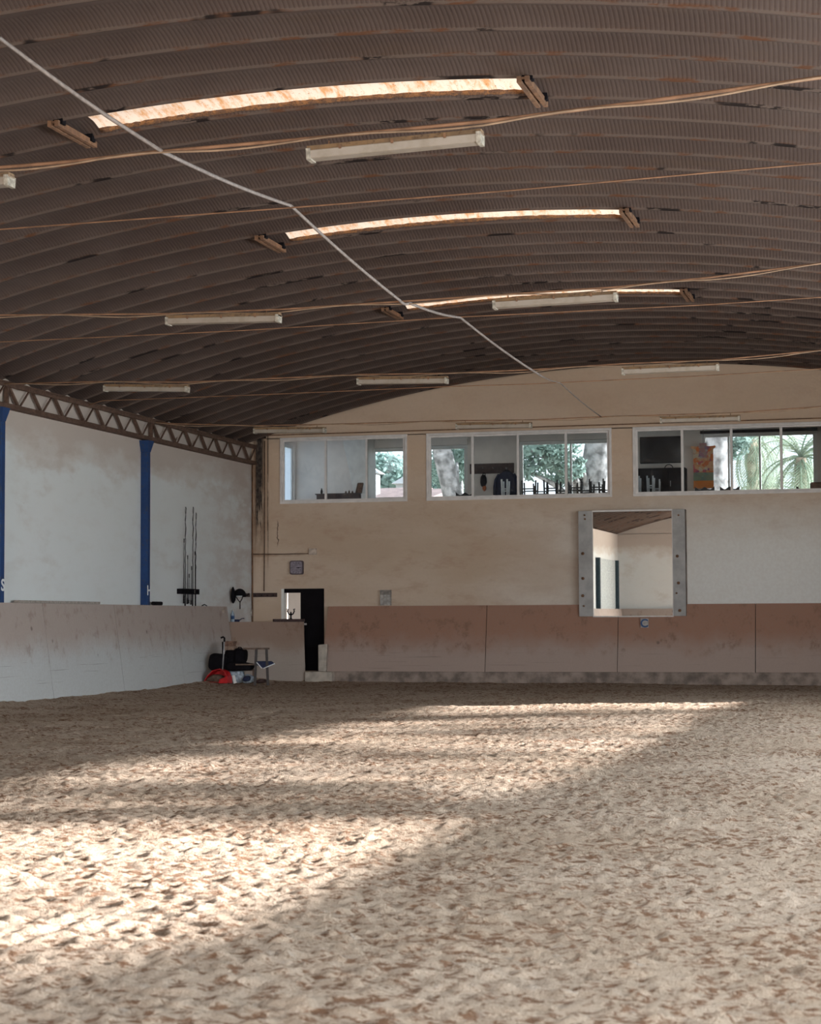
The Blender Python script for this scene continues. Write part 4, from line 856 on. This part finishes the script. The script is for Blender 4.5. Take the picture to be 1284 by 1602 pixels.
# ------------------------------------------------------------------ whip rack
XW = XL+.08
a0, a1 = at(283, 925, X=XW), at(306, 926, X=XW)
t = thing('whip_rack', 'short black rack bar on the left wall holding the whips', 'rack', (XW, (a0.y+a1.y)/2, a0.z))
m = MB(); m.box(rel(t, (XL, a0.y-.05, a0.z-.06)), rel(t, (XL+.03, a1.y+.05, a0.z+.06))); m.build('board', M['black'], t)
for zz in (-.05, .05): m = MB(); m.box(rel(t, (XL+.12, a0.y-.03, a0.z+zz-.012)), rel(t, (XL+.135, a1.y+.1, a0.z+zz+.012))); m.build('rail', M['black'], t)
for yy in (a0.y-.03, a1.y+.09): m = MB(); m.box(rel(t, (XL+.03, yy-.01, a0.z-.06)), rel(t, (XL+.135, yy+.01, a0.z+.06))); m.build('end_piece', M['black'], t)
whips = [(290.3, 793, 949, True, 'tall black lunging whip with a coiled lash, leftmost tall one'), (302, 793, 949, True, 'tall black lunging whip with a coiled lash, middle tall one'),
         (306.5, 802, 948, True, 'tall black lunging whip, rightmost in the rack'), (288, 846, 944, False, 'black whip standing just left of the leftmost tall whip'),
         (293.5, 872, 945, False, 'thin short whip right of the leftmost tall whip'), (295.8, 901, 944, False, 'shortest black crop with a small tongue in the rack'),
         (299.5, 889, 946, False, 'short black crop with a broad tongue, left of the middle tall whip'), (305, 866, 947, False, 'thin whip leaning right of the middle tall whip')]
for i, (x, y0, y1, curl, lab) in enumerate(whips):
    pa, pb = at(x, y0, X=XW), at(x-(.8 if i != 7 else -.8), y1, X=XW); L = pa.z-pb.z
    t = thing('riding_whip', lab, 'whip', (XW, pb.y, pb.z), 'whips in the rack on the left wall')
    P_ = [Vector((0.0, (pa.y-pb.y)*k/24+(.018*math.sin(k*2.1) if curl and k > 9 else 0), L*k/24)) for k in range(25)]
    m = MB(); m.tube(P_[3:], [.011-.006*k/21 for k in range(22)], 6); m.build('shaft', M['black'], t)
    m = MB(); m.tube(P_[:4], .016, 7); m.build('grip', M['black'], t)
    tip = P_[-1]
    if curl: m = MB(); m.tube([tip, tip+Vector((0, .04, -.03)), tip+Vector((0, .03, -.1)), tip+Vector((0, -.03, -.3)), tip+Vector((0, .03, -.5)), tip+Vector((0, -.02, -.75))], .006, 5); m.build('lash', M['black'], t)
    else: m = MB(); m.box(tip+Vector((-.006, -.014, -.04)), tip+Vector((.006, .014, .05))); m.build('tongue', M['black'], t)
# plank and small box on top of the boards
a0, a1 = at(25, 941, X=-16.38), at(152, 946, X=-16.38)
t = MB().box((-.05, 0, 0), (.07, a1.y-a0.y, .05)).build('plank', plain('grey_weathered_plank', (0.36, 0.31, 0.27)), None, (-16.38, a0.y, 1.872), bevel=.006)
tag(t, 'long grey plank lying on top of the left boards', 'plank')
q0 = at(238, 947, X=-16.38); q1 = at(250, 947, X=-16.38); m = MB(); m.box((-.05, 0, 0), (.06, q1.y-q0.y, .08)); tag(m.build('small_case', M['black'], None, (-16.36, q0.y, 1.872), bevel=.025), 'small black case on the left boards right of the blue H column', 'case')
q0 = at(397, 949, X=-16.33)
m = MB(); m.tube([(0, 0, 0), (0, .15, .03), (0, .3, .0), (0.02, .34, -.05)], .012, 5); tag(m.build('strap_end', M['black'], None, (-16.33, at(316, 950, X=-16.33).y, 1.88)), 'short black strap end lying on the left boards right of the whips', 'strap')
q0 = at(347, 952, Y=44.0); m = MB(); m.box((-.06, 0, -.04), (.06, .012, .04)); tag(m.build('paper_tag', plain('orange_edged_tag', (0.45, 0.36, 0.3)), None, tuple(at(347, 956, X=-16.29)), ), 'small pale tag at the top end of the left boards', 'tag')

# ------------------------------------------------------------------ corner pile
FY = 41.6
def fx(x, y=1060, Y=FY): return at(x, y, Y=Y)
# canvas chair
M['chairwood'] = plain('dark_stained_wood', (0.028, 0.018, 0.016), .6)
xa, xb = fx(399).x, fx(414).x; t = thing('canvas_chair', 'dark wooden armchair with a navy seat standing against the low boards', 'chair', ((xa+xb)/2, FY+.1, .05)); t.rotation_euler = (0, 0, .34)
hh = at(405, 1016, Y=FY).z-.05; zs = at(405, 1038, Y=FY).z-.05; w = (xb-xa)/2+.02
for sx in (-1, 1):
    for sy in (-1, 1): m = MB(); m.bar((sx*w*1.1, sy*.18, 0), (sx*w*.85, sy*.18, hh), .06, .06); m.build('leg', M['chairwood'], t)
m = MB(); m.box((-w-.28, -.22, hh), (w+.05, -.16, hh+.035)); m.build('armrest', M['wood'], t)
m = MB(); m.box((-w-.28, .16, hh), (w+.05, .22, hh+.035)); m.build('armrest', M['wood'], t)
m = MB(); m.prism([(-w, -.2, zs+.05), (w+.10, -.2, zs+.05), (w+.16, -.2, zs), (w*.3, -.2, zs-.10), (-w, -.2, zs-.02)], (0, .4, 0)); m.build('seat', M['navy'], t)
m = MB(); m.tube([(w+.17, -.21, zs), (w*.35, -.21, zs-.11)], .012, 5); m.tube([(-w*.8, -.21, zs+.03), (w*.1, -.21, zs-.11)], .012, 5); m.build('seat_piping', M['palechair'], t)
m = MB(); m.bar((-w-.45, -.18, zs-.02), (w, -.18, zs-.02), .03, .03); m.build('stretcher', M['wood'], t)
# bench under the bags
bz = at(370, 1045, Y=FY).z
x0, x1 = fx(349).x, fx(393).x; t = thing('low_bench', 'low dark bench under the black bags in the corner', 'bench', ((x0+x1)/2, FY+.25, .05)); t.rotation_euler = (0, 0, .3)
W2 = (x1-x0)/2; m = MB(); m.box((-W2, -.2, bz-.08-.04), (W2, .2, bz-.08)); m.build('seat', M['wood'], t)
for sx in (-1, 1):
    for sy in (-1, 1): m = MB(); m.box((sx*(W2-.05)-.02, sy*.16-.02, 0), (sx*(W2-.05)+.02, sy*.16+.02, bz-.12)); m.build('leg', M['wood'], t)
def bag(x0_, x1_, y0_, y1_, Y, name, mat, label, cat, seed, dy=.16, amp=.08, handle=True):
    a, c = at(x0_, y1_, Y=Y), at(x1_, y0_, Y=Y); w_, h_ = (c.x-a.x)/2, (c.z-a.z)/2
    t = thing(name, label, cat, ((a.x+c.x)/2, Y, a.z)); m = MB(); m.blob((0, 0, h_), (w_, dy, h_), seed, amp, 22, 14)
    sq = lambda v, q_: math.copysign(abs(v)**.62, v)
    m.v = [(sq(x/w_, 0)*w_, sq(y/dy, 0)*dy, h_+sq((z-h_)/h_, 0)*h_+.012*math.sin(14*x+9*z)) for x, y, z in m.v]; o = m.build('body', mat, t)
    if handle: m = MB(); m.tube([(-w_*.4, -dy*.3, 1.8*h_), (-w_*.2, -dy*.4, 2.1*h_), (w_*.2, -dy*.4, 2.1*h_), (w_*.4, -dy*.3, 1.8*h_)], .014, 6); m.build('handle', mat, t)
    return t
bag(352, 376, 1016, 1043, FY+.25, 'holdall', M['black'], 'black holdall on the bench, below the brown box', 'bag', 1)
bag(367, 386, 1014, 1040, FY+.2, 'rucksack', M['black'], 'black rucksack on the bench next to the canvas chair', 'bag', 2)
bag(328, 358, 1022, 1050, FY-.0, 'dark_sack', M['black'], 'dark round sack slumped behind the red dustpan', 'sack', 4, .2, .1, False)
bag(352, 395, 1036, 1050, FY+.05, 'folded_blanket', M['black'], 'dark blanket drooping over the front of the bench', 'blanket', 6, .2, .12, False)
bag(355, 383, 1047, 1069, FY+.1, 'carrier_bag', M['plasticblue'], 'pale blue grey carrier bag under the bench', 'bag', 8, .14, .12, True)
bag(380, 396, 1056, 1069, FY+.1, 'carrier_bag', M['plasticblue'], 'small pale bag beside the front leg of the canvas chair', 'bag', 9, .1, .12, True)
bag(381, 391, 1058, 1066, FY-.05, 'riding_boot', M['navy'], 'small navy boot lying in front of the pale bag', 'boot', 10, .08, .12, False)
bag(402, 416, 1063, 1069, FY+.1, 'rolled_rope', M['darkwood'], 'reddish brown rope coil under the canvas chair', 'rope', 11, .12, .2, False)
# boxes on top
a, c = at(353, 1011, Y=FY+.25), at(367, 1003, Y=FY+.25)
t = thing('cardboard_box', 'brown box on top of the black holdall', 'box', ((a.x+c.x)/2, FY+.25, a.z)); w_ = (c.x-a.x)/2
m = MB(); m.box((-w_, -.1, 0), (w_, .1, (c.z-a.z)*.8)); m.build('body', M['cardboard'], t, bevel=.01); m = MB(); m.box((-w_-.01, -.11, (c.z-a.z)*.65), (w_+.01, .11, c.z-a.z)); m.build('lid', M['cardboard'], t)
a, c = at(352, 1017, Y=FY+.22), at(368, 1011, Y=FY+.22)
m = MB(); w_ = (c.x-a.x)/2; m.box((-w_, -.12, 0), (w_, .12, c.z-a.z)); tag(m.build('flat_box', plain('tan_box', (0.27, 0.18, 0.13)), None, ((a.x+c.x)/2, FY+.24, a.z), bevel=.01), 'flat tan box between the brown box and the black holdall', 'box')
# leaning white board
a, c = at(368, 1069, Y=FY-.1), at(359, 1046, Y=FY-.1); m = MB(); m.bar((0, 0, 0), (c.x-a.x, .12, c.z-a.z), .02, .07)
tag(m.build('white_board_strip', M['white'], None, tuple(a)), 'white slat leaning against the bench', 'slat')
# broom handle
a, c = at(349, 1050, Y=FY+.1), at(347, 1000, Y=FY+.1); t = thing('broom', 'dark broom standing behind the dustpan handle', 'broom', (a.x, FY+.1, .06))
m = MB(); m.tube([(0, 0, .05), (c.x-a.x, .05, c.z-.12)], .016, 6); m.build('broom_handle', M['black'], t); m = MB(); m.box((-.14, -.04, 0), (.14, .04, .12)); m.build('brush_head', M['black'], t)
# red dustpan with long handle
q0 = at(337, 1069, Y=FY-.45); t = thing('dustpan', 'red long-handled dustpan on the sand in the corner', 'dustpan', (q0.x, FY-.45, q0.z))
def U(x, y, Y=FY-.45): return at(x, y, Y=Y)-Vector(t.location)
m = MB()
hull = [U(318, 1067), U(324, 1057), U(332, 1049), U(343, 1046), U(351, 1050), U(355, 1058), U(355, 1068)]
bk = [p+Vector((.02, .28, -.02)) for p in hull]
m.add(hull+bk, [tuple(range(7, 14))]+[(i, i+1, 8+i, 7+i) for i in range(6)]+[(6, 0, 7, 13)]); o = m.build('scoop', M['red'], t); sm = o.modifiers.new('thick', 'SOLIDIFY'); sm.thickness = .015
m = MB(); m.add([U(343, 1063), U(355, 1058), U(355, 1069), U(342, 1069)]+[v+Vector((0, .03, 0)) for v in (U(343, 1063), U(355, 1058), U(355, 1069), U(342, 1069))], [(0,1,2,3), (7,6,5,4), (0,4,5,1), (1,5,6,2), (2,6,7,3), (3,7,4,0)]); m.build('side_wall', M['red'], t)
m = MB(); m.blob(Vector(U(335, 1062))+Vector((0, .12, 0)), (.22, .1, .1), 12, .2); m.build('swept_dirt', M['wood'], t)
m = MB(); m.tube([U(348, 1048), U(350, 1020), U(351, 1003)], .016, 7); m.build('handle_tube', M['steel'], t)
m = MB(); m.tube([U(351, 1004), U(351, 998), U(349, 996.5), U(345.5, 998)], .022, 7); m.build('handle_grip', M['black'], t)

# ------------------------------------------------------------------ cables and lamps under the roof
ROWS = [(16.4, [(0, 262), (120, 252), (240, 238), (480, 217), (757, 190), (1000, 160), (1284, 121)]),
        (24.2, [(0, 493), (260, 491), (440, 484), (772, 462), (965, 449), (1110, 434), (1284, 412)]),
        (32.0, [(0, 598), (165, 597), (294, 598), (560, 586), (700, 584), (838, 578), (973, 569), (1124, 563), (1284, 548)]),
        (39.2, [(275, 663), (400, 666), (507, 664), (715, 658), (830, 657), (940, 652), (1045, 649), (1145, 646), (1284, 636)])]
def ext(P_, z_l, z_r):
    out = [Vector((XL+.1, P_[0].y, z_l))]+P_+[Vector((XR-.05, P_[0].y, z_r))]; return [p for i, p in enumerate(out) if i == 0 or p.x > XL+.15]
names = ['nearest', 'second nearest', 'third nearest', 'farthest']
for i, (Y, pp) in enumerate(ROWS):
    P_ = ext([at(x, y, Y=Y) for x, y in pp], 5.90, 5.92)
    t = thing('lamp_cable', 'copper brown cable pair across the hall, %s of the four carrying lamps' % names[i], 'cable', (XC, Y, 5.8), 'cables the lamps hang from')
    Q = [rel(t, p) for p in P_]; m = MB(); m.tube(Q, .017 if i == 0 else .013, 6); m.build('steel_cable', M['cable'], t)
    S = []
    for a, b_ in zip(Q, Q[1:]):
        for k in range(8):
            p_ = a.lerp(b_, k/8); S.append(p_+Vector((0, -.02, -.025-.02*math.sin(p_.x*3+i))))
    m = MB(); m.tube(S, .011 if i == 0 else .008, 5); m.build('power_cord', M['cord'], t)
for i, (Y, pp) in enumerate([(20.3, [(0, 359), (455, 325), (800, 298), (1100, 271), (1284, 255)]), (28.1, [(0, 535), (380, 517), (720, 496), (1100, 477), (1284, 465)]), (35.7, [(160, 627), (420, 617), (695, 605), (824, 601), (1100, 588), (1284, 577)])]):
    P_ = ext([at(x, y, Y=Y) for x, y in pp], 5.90, 5.92)
    m = MB(); m.tube(P_, .009, 5); tag(m.build('tie_wire', M['cable']), 'thin bare tie wire across the hall, %s of the three without lamps' % ['nearest', 'middle', 'farthest'][i], 'wire', 'thin tie wires without lamps')
RY = [(-20, 45, 14.6), (0, 60, 15.0), (255, 238, 16.4), (455, 322, 20.3), (625, 470, 24.0), (640, 474, 24.2), (720, 497, 28.1), (838, 583, 32.0), (876, 599, 35.7), (940, 652, 39.2)]
pts = [at(x, y, Y=Y) for x, y, Y in RY]
Pm = [Vector((pts[0].x, 0, pts[0].z+.05)), Vector((pts[0].x, 8, pts[0].z))]+pts
fine = []
for a, b_ in zip(Pm, Pm[1:]):
    for k in range(6): p_ = a.lerp(b_, k/6); p_.z -= .03*math.sin(PI*k/6); fine.append(p_)
fine.append(Pm[-1]); rr = [.019 if p_.y < 33 else .011 for p_ in fine]
m = MB(); m.tube(fine, rr, 6); tag(m.build('hanging_rope', M['rope']), 'grey rope zigzagging along the hall from cable to cable', 'rope')
def lamp_parts(L):
    t = thing('fluorescent_lamp', 'x', 'lamp', (0, 0, 0), 'fluorescent lamps hanging on the cables')
    m = MB(); m.prism([(-L/2, -.075, -.045), (-L/2, .075, -.045), (-L/2, .055, 0), (-L/2, -.055, 0)], (L, 0, 0)); m.build('housing', M['rustlamp'], t)
    m = MB(); m.prism([(-L/2+.03, -.085, -.045), (-L/2+.03, -.07, -.12), (-L/2+.03, .07, -.12), (-L/2+.03, .085, -.045)], (L-.06, 0, 0)); m.build('diffuser', M['diffuser'], t, bevel=.008)
    for sg in (-1, 1):
        m = MB(); x = sg*(L/2-.02); m.prism([(x-.02, -.092, -.03), (x-.02, -.078, -.13), (x-.02, .078, -.13), (x-.02, .092, -.03)], (.04, 0, 0)); m.build('end_cap', M['capgrey'], t)
        m = MB(); m.tube([(sg*L*.38, 0, 0), (sg*L*.38, 0, .045)], .008, 5); m.build('hanger', M['rust'], t)
    for k in (-.3, 0, .3): m = MB(); m.box((k*L-.012, -.092, -.06), (k*L+.012, -.080, -.02)); m.build('clip', M['rust'], t)
    return t
M['rustlamp'] = rust_mat('grimy_lamp_housing', (0.30, 0.18, 0.09), (0.22, 0.14, 0.08), (0.12, 0.07, 0.04), 0, 5)
M['capgrey'] = plain('yellowed_cap', (0.42, 0.37, 0.30), .6, 0, .3, 20)
LAMPS = [(0, (-262, 296), (18, 266), 'lamp cut off by the left edge, on the nearest cable'), (0, (480, 226), (757, 198), 'large lamp in front of the roof, on the nearest cable'),
         (1, (260, 491), (440, 486), 'left lamp on the second nearest cable, under the dark roof'), (1, (772, 465), (965, 452), 'right lamp on the second nearest cable, below the farthest skylight'),
         (2, (165, 599), (294, 600), 'left lamp on the third cable, above the lattice girder'), (2, (560, 588), (700, 586), 'middle lamp on the third cable, near the end wall arch'), (2, (973, 572), (1124, 565), 'right lamp on the third cable, against the top of the end wall'),
         (3, (400, 667), (507, 666), 'left lamp on the farthest cable, above the left window'), (3, (715, 660), (830, 658), 'middle lamp on the farthest cable, above the middle window'), (3, (1045, 650), (1145, 647), 'right lamp on the farthest cable, above the right window')]
L0 = lamp_parts(1.62)
for i, (r, a, c, lab) in enumerate(LAMPS):
    Y = ROWS[r][0]; A_, B_ = at(a[0], a[1], Y=Y), at(c[0], c[1], Y=Y)
    if i == 0: A_ = B_+Vector((-1.62, 0, -.02))
    o = L0 if i == 0 else copy_tree(L0, (0, 0, 0)); mid = (A_+B_)/2; d = B_-A_
    o.location = (mid.x, Y, mid.z-.03); o.rotation_euler = (0, -math.atan2(d.z, d.x), 0); o['label'] = 'dusty white fluorescent '+lab

# ------------------------------------------------------------------ outside: ground, houses, trees
m = MB(); m.box((-90, -90, -.9), (-17.4, 260, -.4)); m.box((3.7, -90, -.9), (120, 260, -.4)); m.box((-17.4, 52.3, -.9), (3.7, 260, -.4)); m.box((-17.4, -90, -.9), (3.7, -14.5, -.4)); struct(m.build('ground_outside', M['ground']))
def leaves(c, rad, n, size, mat, name, parent, seed, shell=.35):
    rs = np.random.RandomState(seed); d = rs.normal(size=(n, 3)); d /= np.linalg.norm(d, axis=1)[:, None]
    r = (shell+(1-shell)*rs.rand(n))**.7; ctr = d*r[:, None]*np.array(rad)+np.array(c)
    lump = np.sin(ctr[:, 0]*2.1+seed)*np.sin(ctr[:, 2]*2.6)*.12; ctr += d*lump[:, None]
    u = rs.normal(size=(n, 3)); u /= np.linalg.norm(u, axis=1)[:, None]; v = np.cross(u, d); v /= np.linalg.norm(v, axis=1)[:, None]+1e-9
    s = size*(.6+.8*rs.rand(n))[:, None]
    vs = np.stack([ctr-u*s-v*s*.35, ctr+u*s-v*s*.35, ctr+u*s+v*s*.35, ctr-u*s+v*s*.35], 1).reshape(-1, 3)
    fs = np.arange(4*n).reshape(-1, 4); me = bpy.data.meshes.new(name); me.from_pydata(vs.tolist(), [], fs.tolist()); me.materials.append(mat)
    o = bpy.data.objects.new(name, me); COL.objects.link(o); o.parent = parent; return o
def trunk_tree(name, label, base, top, r0, r1, crowns, mat_leaf, cat='tree', leaf=.09, seed=1):
    t = thing(name, label, cat, (base[0], base[1], -.4)); bs, tp = Vector((0, 0, 0)), Vector(top)-Vector((base[0], base[1], -.4))
    m = MB(); N = 8; m.tube([bs.lerp(tp, k/N)+Vector((.1*math.sin(k*1.3+seed), 0, 0)) for k in range(N+1)], [r0+(r1-r0)*k/N for k in range(N+1)], 12); m.build('trunk', M['bark'], t)
    for i, (c, rad, n) in enumerate(crowns):
        cc = Vector(c)-Vector(t.location); m = MB(); st = bs.lerp(tp, min(1, max(.3, (cc.z-1.5)/max(tp.z, .1)))); m.tube([st, st.lerp(cc, .5)+Vector((0, 0, .3)), cc], [r1*.4, r1*.25, .03], 6); m.build('branch', M['bark'], t)
        leaves(cc, rad, n, leaf, mat_leaf, 'foliage', t, seed*10+i)
    return t
TYp = 60.0
b0 = at(926, 770, Y=TYp); b1 = at(945, 680, Y=TYp)
dirv = (b1-b0)/(b1.z-b0.z)
def on_axis(z): return b0+dirv*(z-b0.z)
zz = on_axis(9.5)
cr = []
for x, y, Yc, r, n in ((830, 705, 58.5, .9, 420), (855, 720, 59, .85, 400), (875, 700, 58.7, .8, 380), (822, 735, 58.5, .65, 220), (850, 690, 60, .9, 420), (895, 735, 59, .4, 220), (880, 748, 60, .45, 200), (908, 722, 59, .25, 120)):
    q0 = at(x, y, Y=Yc); cr.append((tuple(q0), (r, r*.8, r*.65), n))
trunk_tree('pine_tree', 'pine with a thick leaning trunk outside the right pane of the middle window', on_axis(-.4)[:2], tuple(zz), .62, .40, cr, M['pine'], leaf=.085, seed=3)
b0 = at(712, 775, Y=58); b1 = at(690, 690, Y=58); dirv = (b1-b0)/(b1.z-b0.z)
cr = []
for x, y, Yc, r, n in ((715, 715, 60, 1.0, 800), (722, 745, 61, .9, 600), (705, 700, 60, .8, 300), (683, 735, 63, .5, 300)):
    q0 = at(x, y, Y=Yc); cr.append((tuple(q0), (r, r*.8, r*.7), n))
trunk_tree('pine_tree', 'pine leaning left outside the leftmost pane of the middle window', on_axis(-.4)[:2], tuple(on_axis(9.0)), .36, .28, cr, M['pine'], leaf=.085, seed=4)
b0 = at(1122, 770, Y=57); b1 = at(1118, 670, Y=57); dirv = (b1-b0)/(b1.z-b0.z)
cr = [(tuple(at(1105, 700, Y=58.5)), (.6, .6, .8), 700), (tuple(at(1140, 690, Y=58.5)), (.7, .6, .8), 800), (tuple(at(1110, 745, Y=59)), (.6, .6, .5), 500)]
trunk_tree('pine_tree', 'straight pale pine trunk outside, right of the patterned hanging', on_axis(-.4)[:2], tuple(on_axis(9.0)), .42, .36, cr, M['pine'], leaf=.085, seed=5)
# palms
def palm(label, c, nf, L, seed, rt=.35):
    c = Vector(c); t = thing('palm_tree', label, 'palm', (c.x, c.y, -.4)); h = c.z+.4; rnd = random.Random(seed)
    m = MB(); N = 14; m.tube([(0, 0, h*k/N) for k in range(N+1)], [rt*(1.0+.12*(k % 2))*(1.15-.25*k/N) for k in range(N+1)], 12); m.build('trunk', M['trunkpalm'], t)
    for f in range(nf):
        az = 2*PI*f/nf*2.4+rnd.uniform(-.3, .3); el = rnd.uniform(-1.25, 1.25); m = MB(); pts_ = []; p_ = Vector((0, 0, h)); e = el; K = 12
        for k in range(K+1):
            pts_.append(p_.copy()); p_ = p_+Vector((math.cos(az)*math.cos(e), math.sin(az)*math.cos(e), math.sin(e)))*L/K; e -= .17
        m.tube(pts_, [.03-.0018*k for k in range(K+1)], 5)
        for k in range(1, K):
            for s in range(2):
                a0_ = pts_[k].lerp(pts_[k+1], s/2); d = (pts_[k+1]-pts_[k]).normalized(); side = d.cross(Vector((0, 0, 1))).normalized(); ll = .62*math.sin(PI*(k+s/2+1)/(K+1.5))+.12
                for sg in (-1, 1):
                    q_ = a0_+(side*sg*.8+d*.55+Vector((0, 0, -.25))).normalized()*ll; wv = d*.017
                    m.add([a0_-wv, a0_+wv, q_], [(0, 1, 2)])
        m.build('frond', M['palm'], t)
palm('large palm crown filling the right pane of the right window', at(1252, 716, Y=60), 46, 2.5, 2, .19)
palm('palm fronds drooping left of the large palm, behind the third pane', at(1176, 688, Y=67), 30, 2.4, 5, .2)
palm('low bushy palm between the two taller palms', at(1205, 762, Y=74), 20, 2.2, 8, .25)
# far trees and roofs seen through the left window
cr = []
rnd = random.Random(3)
for x, y, r in ((592, 737, 2.2), (602, 733, 2.2), (612, 736, 1.6), (598, 748, 2.4), (612, 752, 2.2), (622, 756, 1.8), (604, 760, 2.2), (586, 752, 1.8)):
    q0 = at(x, y, Y=150); cr.append((tuple(q0), (r*.85, r*.8, r*.6), 500))
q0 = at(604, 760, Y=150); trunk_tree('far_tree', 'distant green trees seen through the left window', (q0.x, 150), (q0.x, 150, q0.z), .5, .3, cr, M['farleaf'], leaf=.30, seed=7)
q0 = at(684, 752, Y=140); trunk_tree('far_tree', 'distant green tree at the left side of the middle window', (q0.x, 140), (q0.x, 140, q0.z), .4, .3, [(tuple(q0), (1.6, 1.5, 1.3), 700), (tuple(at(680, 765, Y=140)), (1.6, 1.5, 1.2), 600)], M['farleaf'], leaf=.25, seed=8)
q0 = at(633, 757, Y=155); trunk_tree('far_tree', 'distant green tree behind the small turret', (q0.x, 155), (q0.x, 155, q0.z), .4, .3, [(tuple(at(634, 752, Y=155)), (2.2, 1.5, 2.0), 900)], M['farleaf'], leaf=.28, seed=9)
def turret(x0, x1, yw, yt, Y, label, ov=.25):
    a, c = at(x0, yw, Y=Y), at(x1, yw, Y=Y); tz = at(x0, yt, Y=Y).z; w_ = (c.x-a.x)/2; t = thing('turret', label, 'turret', (a.x+w_, Y+w_, -.4)); h = a.z+.4
    m = MB(); m.box((-w_, -w_, 0), (w_, w_, h)); m.build('walls', M['housewhite'], t)
    e = w_+ov; m = MB(); m.add([(-e, -e, h), (e, -e, h), (e, e, h), (-e, e, h), (0, 0, tz+.4)], [(0, 1, 4), (1, 2, 4), (2, 3, 4), (3, 0, 4), (3, 2, 1, 0)]); m.build('pyramid_roof', M['housewhite'], t)
    m = MB(); m.box((w_*.2, -w_-.02, h-1.1), (w_*.7, -w_, h-.8)); m.build('window_slit', M['black'], t)
turret(566, 588, 741, 728, 95, 'white tower with a pyramid roof just outside the left window pane')
turret(619, 640, 757, 744, 120, 'small white turret at the right side of the left window')
def house(x0, x1, ye, yr, Y, D, label):
    a, c = at(x0, ye, Y=Y), at(x1, ye, Y=Y); zr = at(x1, yr, Y=Y+D/2).z; t = thing('house', label, 'house', ((a.x+c.x)/2, Y, -.4)); w_ = (c.x-a.x)/2; h = a.z+.4
    m = MB(); m.box((-w_, 0, 0), (w_, D, h)); m.build('walls', M['housewhite'], t)
    m = MB(); m.prism([(-w_-.3, -.3, h), (-w_-.3, D+.3, h), (-w_-.3, D/2, zr+.4)], (2*w_+.6, 0, 0)); m.build('roof', M['tile'], t)
house(578, 660, 783, 765, 80, 9, 'house with a faded tile roof low in the left window')
house(560, 625, 776, 763, 105, 12, 'farther tile roofed house behind the nearer roof')
house(660, 700, 778, 766, 90, 9, 'house with a pinkish roof low in the middle window')

# trees in the yard beside the open side, which dapple the sun on the sand
yard = bpy.data.objects.new('foliage_outside_open_side', None); COL.objects.link(yard); tag(yard, 'tree foliage in the yard beyond the open right side', 'foliage', None, 'stuff')
def back(x, y, dist):      # from a sand point towards the sun
    p = Vector((x, y, 0)); k = dist/SUN_DIR.x*-1; return p-SUN_DIR*k
sd_ = 0
for (x, y, r, n) in [(-5.5, 30, 3.4, 400), (-6.0, 25.5, 3.4, 420), (-5.2, 20.5, 3.4, 340), (-6.0, 16.0, 2.8, 360), (-4.6, 14.3, 1.5, 240), (-8.2, 13.0, 1.2, 320), (-6.8, 8.0, 1.6, 300), (-4.4, 6.6, 1.8, 190), (-8, 5, 2.4, 420), (-8.6, 21, 1.3, 300), (-8.8, 28, 1.3, 300)]:
    c = back(x, y, 22+sd_ % 3); sd_ += 1; leaves(c, (r*.8, r, r*.42), n, .17, M['pine'], 'foliage', yard, 100+sd_, .0)
